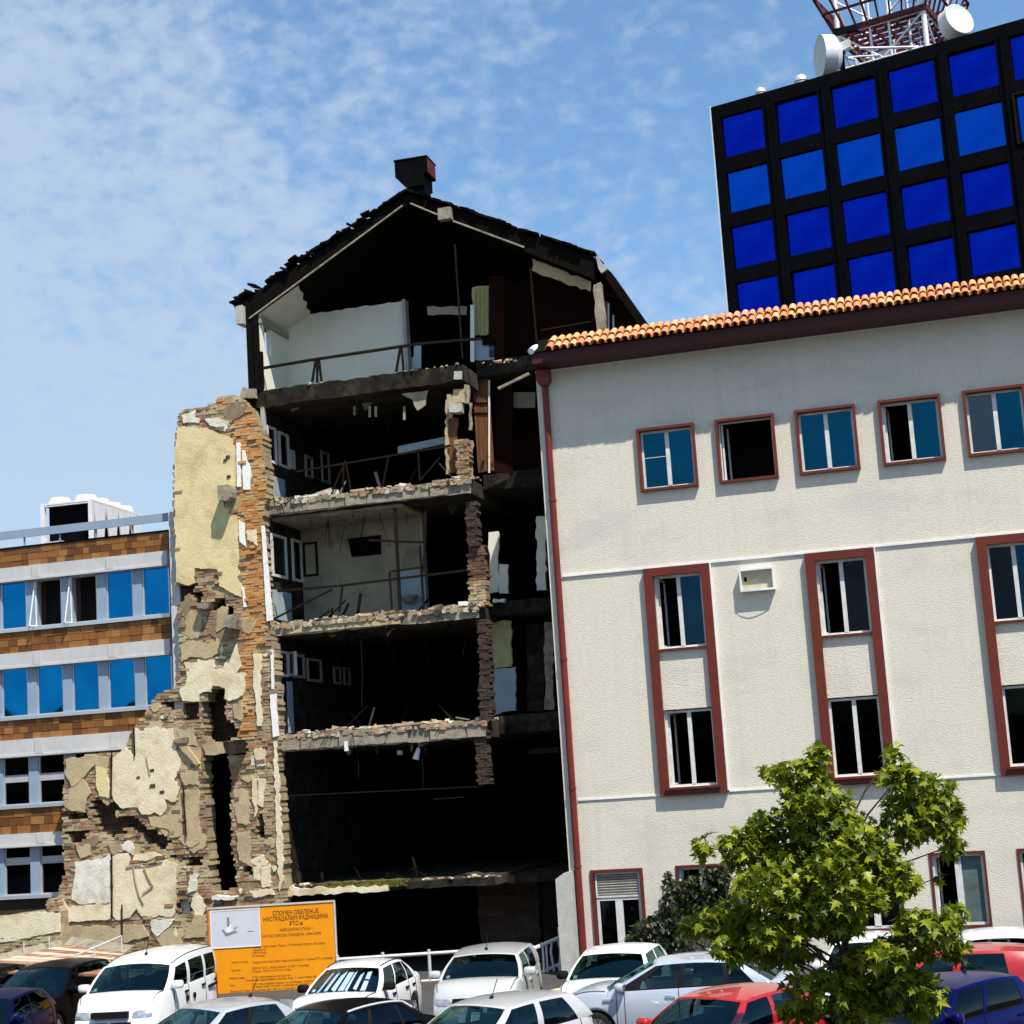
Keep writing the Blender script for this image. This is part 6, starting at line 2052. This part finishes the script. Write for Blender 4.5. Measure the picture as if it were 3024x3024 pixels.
    root.location = (p.x - xr_ * math.cos(ang), p.y - xr_ * math.sin(ang), 0)
    root['_geom'] = 0
    del root['_geom']
    return root, P, belt, zr, hw, screen

sedan = dict(L=4.3, W=1.68, H=1.42, cowl=.72, wtop=.02, rtop=-1.18, rbase=-1.62, belt_f=.90, belt_r=.95, deck=.96, nose=.70, rear_slant=.05)
# back row, noses towards the viewer
van, P_, belt_, zr_, hw_, scr_ = make_car('white_van', 'white passenger van with black bumper and dark grille beside the orange board', 'van', 'paint_white', (404, 2841), 8, group='cars parked nose out in the back row',
    L=4.15, W=1.74, H=1.83, wb=(-1.30, 1.28), cowl=1.18, wtop=.52, rtop=-1.86, rbase=-1.98, belt_f=1.19, belt_r=1.20, nose=1.0, rw=.74, roof_crown=.09, drop_f=.11, drop_r=.03, rear_slant=.02,
    cols=[('p', 1.18, .52), ('w', 1.0, .40), ('p', .08, -.02), ('w', -.10, -.16), ('p', -.92, -.94), ('w', -1.08, -1.08), ('p', -1.80, -1.74), ('end', -1.98, -1.86)], bumper='car_trim', ditch=True, handle='car_trim', wtop_s=.80, antenna=.1)
m = MB(); m.box(2.0, 2.06, -.40, .40, .50, .76); [m.box(2.058, 2.075, -.39, .39, .53 + k * .06, .555 + k * .06) for k in range(4)]; m.build('grille_panel', 'car_trim', van)
m = MB(); m.disc((0, .73), .035, -2.085, -2.07, 12); e_ = m.build('emblem', 'lamp_clear', van); e_.rotation_euler = (0, 0, rad(90))
for sg in (1, -1):
    m = MB(); m.bar((-1.10, sg * .866, .99), (-1.66, sg * .852, 1.0), .03, .05); m.build('side_moulding', 'car_trim', van)
    for xx in (.20, -.22):
        m = MB(); m.tube([(xx, sg * .845, .93), (xx, sg * .885, .93)], .06, 10); m.build('lock_boss', 'car_trim', van)
ws_, P_, belt_, zr_, hw_, scr_ = make_car('white_sedan', 'white older sedan with a striped sunshade in its windscreen in front of the orange board', 'car', 'paint_white', (1040, 2853), 14.5, group='cars parked nose out in the back row', **{**sedan, 'W': 1.62, 'rw': .60, 'ditch': True, 'mirror': 'car_trim', 'belt_f': .88, 'handle': 'car_trim', 'H': 1.40, 'front_glass': 'car_glass_clear'},
    cols=[('p', .72, .02), ('w', .56, -.03), ('p', -.16, -.44), ('w', -.22, -.50), ('p', -.95, -.98), ('w', -1.0, -1.02), ('p', -1.40, -1.12), ('end', -1.62, -1.18)])
for k in range(8):
    u_ = -.72 + k * .2
    m = MB()
    a0, a1, b0, b1 = (scr_(.72, .02, .15, u, s) for u, s in ((u_ - .02, .10 + .05 * (k % 3)), (u_ + .04 + .035 * (k % 4), .10 + .05 * (k % 2)), (u_ + .06, .80 - .06 * (k % 3)), (u_ + .12 + .035 * (k % 4), .85 - .05 * (k % 2))))
    if k == 7: continue
    sh_ = Vector((-.08, 0, -.04))
    vs = [Vector(v) + sh_ for v in (a0, a1, b1, b0)]
    m.add(vs + [v + Vector((-.012, 0, -.005)) for v in vs], [(0, 1, 2, 3), (7, 6, 5, 4), (0, 4, 5, 1), (1, 5, 6, 2), (2, 6, 7, 3), (3, 7, 4, 0)])
    m.build('sunshade_strip', 'shade_foil', ws_)
make_car('silver_hatchback', 'silver compact van seen head-on by the ramp railing', 'car', 'paint_pale_silver', (1429, 2814), 8.5, group='cars parked nose out in the back row',
    L=4.0, W=1.70, H=1.54, cowl=.98, wtop=.35, rtop=-1.55, rbase=-1.80, belt_f=1.05, belt_r=1.08, nose=.88, rw=.66, roof_crown=.06, antenna=.15,
    cols=[('p', .98, .35), ('w', .82, .26), ('p', -.02, -.10), ('w', -.12, -.18), ('p', -.95, -.95), ('end', -1.80, -1.55)])
make_car('white_hatchback', 'white hatchback parked nose out below the red downpipe', 'car', 'paint_white', (1806, 2811), 15.4, group='cars parked nose out in the back row', L=3.9, W=1.66, H=1.42, cowl=.88, wtop=.20, rtop=-1.35, rbase=-1.70, mirror='car_trim')
make_car('black_hatchback', 'black hatchback with bluish windscreen left of the white van', 'car', 'paint_black', (128, 2856), 13, group='cars parked nose out in the back row', L=4.2, W=1.74, H=1.50, cowl=.95, wtop=.20, rtop=-1.4, rbase=-1.8, seats='seat_pale')
make_car('black_saloon', 'black car cut by the left edge of the view behind the navy car', 'car', 'paint_black', (-88, 2866), 12, group='cars parked nose out in the back row', **sedan)
make_car('white_estate', 'white car nose out half hidden behind the sapling', 'car', 'paint_white', (2557, 2778), 14.5, group='cars parked nose out in the back row', L=4.0, W=1.66, H=1.43, cowl=.88, wtop=.2, rtop=-1.5, rbase=-1.75)
make_car('white_hatchback', 'white car at the right edge behind the bright red hatchback', 'car', 'paint_white', (2950, 2766), 14.5, group='cars parked nose out in the back row', L=4.0, W=1.70, H=1.45, cowl=.88, wtop=.2, rtop=-1.5, rbase=-1.75)
gc, P_, belt_, zr_, hw_, scr_ = make_car('silver_hatchback', 'silver car with a green card in its windscreen behind the sapling leaves', 'car', 'paint_silver', (2185, 2800), 14.5, group='cars parked nose out in the back row', L=4.0, W=1.68, H=1.43, cowl=.88, wtop=.2, rtop=-1.4, rbase=-1.75)
mat('card_green', (0.02, 0.55, 0.14), (0.02, 0.42, 0.10), scale=8, rough=.6)
m = MB(); a0, a1, b0, b1 = (Vector(scr_(.88, .2, .15, u, s)) + Vector((.03, 0, .03)) for u, s in ((-.90, .45), (-.60, .45), (-.90, .98), (-.60, .98)))
m.add([a0, a1, b1, b0, a0 + Vector((.01, 0, 0)), a1 + Vector((.01, 0, 0)), b1 + Vector((.01, 0, 0)), b0 + Vector((.01, 0, 0))], [(0, 3, 2, 1), (4, 5, 6, 7), (0, 1, 5, 4), (1, 2, 6, 5), (2, 3, 7, 6), (3, 0, 4, 7)])
m.build('window_card', 'card_green', gc)
# cars parked side-on
make_car('silver_blue_sedan', 'pale silver-blue modern sedan seen side-on in front of the white hatchback', 'car', 'paint_blue_silver', (2037, 2816), 104.8, group='cars parked side-on in the middle row', wz=1.46, xref=-.25, L=4.5, W=1.78, H=1.47, cowl=1.12, wtop=.25, rtop=-1.15, rbase=-1.75, belt_f=.90, belt_r=1.03, deck=1.08, nose=.72, rw=.65, wb=(-1.32, 1.36), seats='seat_pale',
    cols=[('p', 1.12, .25), ('b', 1.0, .18), ('w', .68, .10), ('b', -.12, -.22), ('w', -.22, -.28), ('b', -.98, -.92), ('w', -1.06, -.98, 'car_glass_dark'), ('p', -1.50, -1.12), ('end', -1.75, -1.15)])
make_car('red_hatchback', 'bright red hatchback seen side-on at the right edge', 'car', 'paint_red', (2893, 2789), 104.8, group='cars parked side-on in the middle row', wz=1.42, xref=-.62, L=4.0, W=1.68, H=1.43, cowl=.9, wtop=.2, rtop=-1.42, rbase=-1.78, wb=(-1.22, 1.2), roof_crown=.05, seats='seat_pale',
    cols=[('p', .9, .2), ('w', .74, .12), ('p', -.10, -.22), ('w', -.24, -.32), ('p', -1.06, -1.0), ('end', -1.78, -1.42)])
# front row at an angle
make_car('silver_sedan', 'silver sedan with bright roof rails in the front row before the white van', 'car', 'paint_silver', (588, 2974), 44, group='cars parked at an angle in the front row', **{**sedan, 'seats': 'seat_pale', 'H': 1.44, 'rw': .63, 'cowl': .85, 'wtop': .05, 'rtop': -1.05, 'rbase': -1.65, 'antenna': -.9},
    cols=[('p', .85, .05), ('w', .68, -.03), ('b', -.18, -.42), ('w', -.28, -.48), ('p', -1.15, -.95), ('end', -1.65, -1.05)])
make_car('black_estate', 'black car with chrome window trim in the front row', 'car', 'paint_black', (938, 2980), 41, group='cars parked at an angle in the front row', **{**sedan, 'H': 1.43, 'rw': .63, 'cowl': .85, 'wtop': .05, 'rtop': -1.15, 'rbase': -1.75, 'rails': True, 'glass': 'car_glass_dark'},
    cols=[('p', .85, .05), ('w', .68, -.03, 'car_glass_side'), ('b', -.15, -.36), ('w', -.25, -.42), ('b', -.98, -.92), ('w', -1.03, -.96), ('p', -1.45, -1.08), ('end', -1.75, -1.15)])
make_car('grey_hatchback', 'pale grey hatchback with blue-green windscreen in the front row centre', 'car', 'paint_pale_silver', (1407, 2965), 41, group='cars parked at an angle in the front row', L=3.85, W=1.64, H=1.42, cowl=.90, wtop=.16, rtop=-1.38, rbase=-1.72, antenna=-.1, seats='seat_pale',
    cols=[('p', .90, .16), ('w', .72, .08), ('p', -.30, -.36), ('w', -.44, -.48), ('p', -1.30, -1.02), ('end', -1.72, -1.38)])
make_car('red_hatchback', 'faded red hatchback in the front row left of the sapling', 'car', 'paint_red', (2091, 2944), 42, group='cars parked at an angle in the front row', L=3.9, W=1.66, H=1.42, cowl=.92, wtop=.16, rtop=-1.38, rbase=-1.72,
    cols=[('p', .92, .16), ('w', .74, .08), ('p', -.28, -.34), ('w', -.40, -.44), ('p', -1.28, -1.02), ('end', -1.72, -1.38)])
make_car('blue_hatchback', 'dark blue small car in the front row right of the sapling', 'car', 'paint_blue', (2712, 2908), 50, group='cars parked at an angle in the front row', L=3.7, W=1.62, H=1.44, cowl=.85, wtop=.15, rtop=-1.4, rbase=-1.66, glass='car_glass_dark', antenna=-.9, mirror='paint_blue')
make_car('navy_hatchback', 'navy car with silver side trim at the lower left corner', 'car', 'paint_dark_blue', (-62, 2950), 4, group='cars parked at an angle in the front row', L=4.0, W=1.68, H=1.42, glass='car_glass_dark', rails=False)

# ================================================================== young plane tree
TD = 22.9
tb_ = hz(2482, 3090, 0)
tp = pix(2480, 2900, TD); TRo = empty('plane_tree_sapling', (tp.x, tp.y, 0))
tag(TRo, 'young plane tree with bright green lobed leaves among the parked cars', 'tree')
t0 = Vector((tp.x, tp.y, 0))
def tpx(x, y, dd=0.0): return pix(1900 + x * .5818, 2100 + y * .5818, TD + dd) - t0
clusters = [(880, 240, 60, 80), (780, 330, 150, 90), (620, 300, 40, 30), (860, 470, 180, 110), (960, 600, 210, 120), (1270, 215, 45, 60), (1300, 330, 100, 70), (1430, 400, 160, 90), (1490, 540, 140, 120), (1570, 680, 60, 60), (1310, 560, 110, 130),
            (310, 690, 40, 70), (480, 680, 100, 80), (640, 590, 110, 90), (560, 760, 130, 70), (800, 720, 230, 130), (1060, 700, 190, 140), (1000, 880, 240, 130), (700, 900, 240, 130), (1250, 850, 140, 120),
            (450, 1050, 140, 90), (320, 1080, 140, 60), (600, 1100, 210, 100), (450, 1190, 110, 80), (700, 1220, 170, 80), (960, 1060, 170, 90), (1450, 1090, 170, 100), (1590, 1020, 50, 60), (1580, 1200, 80, 60), (1350, 1180, 150, 90),
            (1150, 1320, 220, 110), (1350, 1400, 170, 100), (950, 1400, 220, 110), (800, 1520, 120, 70), (1100, 1510, 170, 80), (1420, 1500, 90, 70), (1500, 840, 25, 30),
            (980, 800, 150, 110, -.7), (1000, 930, 150, 100, -.75), (880, 1010, 150, 80, -.6), (1100, 960, 130, 90, -.7), (1010, 1080, 90, 50, -.6), (700, 1130, 150, 70, -.5), (1200, 1240, 150, 70, -.5)]
q = random.Random(99)
def leaf_mesh(seed):
    g_ = random.Random(seed)
    lob = [(.04, .02), (.20, .04), (.50, .20), (.24, .30), (.62, .66), (.25, .50), (.17, .62), (0, 1.08)]
    pts = [(x, y) for x, y in lob] + [(-x, y) for x, y in reversed(lob[:-1])]
    pts = [(x * g_.uniform(.85, 1.12), y * g_.uniform(.93, 1.05)) for x, y in pts]
    m_ = MB()
    vs = [(0, .42, .0)] + [(x, y, .16 * abs(x) - .22 * (y - .3) ** 2) for x, y in pts]
    m_.add(vs, [(0, i, i + 1) for i in range(1, len(pts))] + [(0, len(pts), 1)])
    m_.add([(-.012, -.28, .03), (.012, -.28, .03), (.012, .1, 0), (-.012, .1, 0)], [(0, 1, 2, 3)])
    return m_
lms = [leaf_mesh(k) for k in range(4)]
lme = [m_.mesh('leaf', 'leaf') for m_ in lms]
stuff = MB()
allv = []
twigs = MB()
trunk_top = tpx(985, 620)
for cx_, cy_, rx_, ry_, *dd_ in clusters:
    dmax = max(rx_, 60) * .5818 / (F / TD) * .8
    n = max(6, int(math.pi * rx_ * ry_ / 165))
    dc = dd_[0] if dd_ else q.uniform(-.35, .35)
    for _ in range(n):
        while True:
            a, b, c = q.uniform(-1, 1), q.uniform(-1, 1), q.uniform(-1, 1)
            if a * a + b * b + c * c < 1: break
        p = tpx(cx_ + a * rx_ * 1.1, cy_ + b * ry_ * 1.1, dc + c * dmax)
        sz = q.choice((q.uniform(.09, .14), q.uniform(.11, .20)))
        yaw_ = q.uniform(0, 2 * math.pi)
        tilt = q.gauss(rad(-32), rad(24))
        rollv = q.gauss(0, rad(28))
        allv.append((p, sz, yaw_, tilt, rollv))
    c_ = tpx(cx_, cy_, dc)
    zf = min(c_.z - .3, trunk_top.z) if cy_ > 500 else c_.z - .8
    zf = max(.9, zf - .4)
    root_ = Vector((trunk_top.x * zf / trunk_top.z, trunk_top.y * zf / trunk_top.z, zf)) if zf < trunk_top.z else trunk_top
    mid_ = root_.lerp(c_, .5) + Vector((0, 0, .12))
    twigs.tube([root_, mid_, c_], [.022, .014, .006], 6)
q.shuffle(allv)
allv.sort(key=lambda t: -t[1] + (t[0].y) * .05)
for i, (p, sz, yw, tl_, rl2) in enumerate(allv):
    mt = Matrix.Translation(p) @ Matrix.Rotation(yw, 4, 'Z') @ Matrix.Rotation(tl_, 4, 'X') @ Matrix.Rotation(rl2, 4, 'Y') @ Matrix.Diagonal((sz, sz, sz, 1))
    if i < 290:
        o = link('leaf', q.choice(lme), TRo)
        o.matrix_local = mt
    else:
        m_ = q.choice(lms)
        stuff.add([mt @ Vector(v) for v in m_.v], m_.f)
tag(stuff.build('foliage', 'leaf_stuff', TRo), kind='stuff')
tk = MB(); b_ = Vector((0, 0, -.05)); tk.tube([b_, Vector((.02, 0, 1.2)), trunk_top * .62 + Vector((.03, 0, 0)), trunk_top, tpx(860, 330)], [.085, .07, .05, .03, .01], 10)
tk.build('trunk', 'bark', TRo, smooth=60)
twigs.build('branches', 'bark', TRo, smooth=60)

# ================================================================== climbing bush against the white building
BD = 40.6
bp0 = pix(2000, 2800, BD); BU = empty('climbing_bush', (bp0.x, bp0.y, 0))
tag(BU, 'dark green bushy creeper beside the louvred door of the white building', 'bush')
b0_ = Vector((bp0.x, bp0.y, 0))
bpoly = [(1855, 2990), (1855, 2760), (1872, 2728), (1900, 2712), (1925, 2700), (1948, 2690), (1958, 2650), (1966, 2580), (1976, 2566), (1984, 2600), (1992, 2612), (2030, 2590), (2080, 2560), (2140, 2550), (2200, 2600), (2260, 2650), (2300, 2700), (2320, 2990)]
iv = MB()
q = random.Random(12)
cnt = 0
lf = [(-.5, 0), (-.32, .45), (0, 1), (.32, .45), (.5, 0), (0, -.12)]
while cnt < 11000:
    x, y = q.uniform(1850, 2325), q.uniform(2550, 2990)
    if not inside((x, y), bpoly): continue
    cnt += 1
    p = pix(x + q.uniform(-6, 6), y + q.uniform(-6, 6), BD + q.uniform(-.75, .45)) - b0_
    sz = q.uniform(.08, .15)
    mt = Matrix.Translation(p) @ Matrix.Rotation(q.uniform(0, 6.28), 4, 'Z') @ Matrix.Rotation(q.gauss(rad(-50), rad(25)), 4, 'X') @ Matrix.Rotation(q.gauss(0, .4), 4, 'Y')
    iv.add([mt @ Vector((a * sz, b * sz, -.25 * abs(a) * sz)) for a, b in lf], [(0, 1, 2, 5), (2, 3, 4, 5)])
tag(iv.build('foliage', 'ivy', BU), kind='stuff')
sm = MB()
for k in range(14):
    x = 1880 + k * 30
    a, b = pix(x, 2960, BD + .3) - b0_, pix(x + q.uniform(-20, 20), 2680 - 60 * math.sin(k / 4), BD + .1) - b0_
    a.z = 0
    sm.tube([a, a.lerp(b, .5) + Vector((q.uniform(-.1, .1), 0, 0)), b], [.03, .02, .008], 6)
sm.build('stems', 'bark', BU)
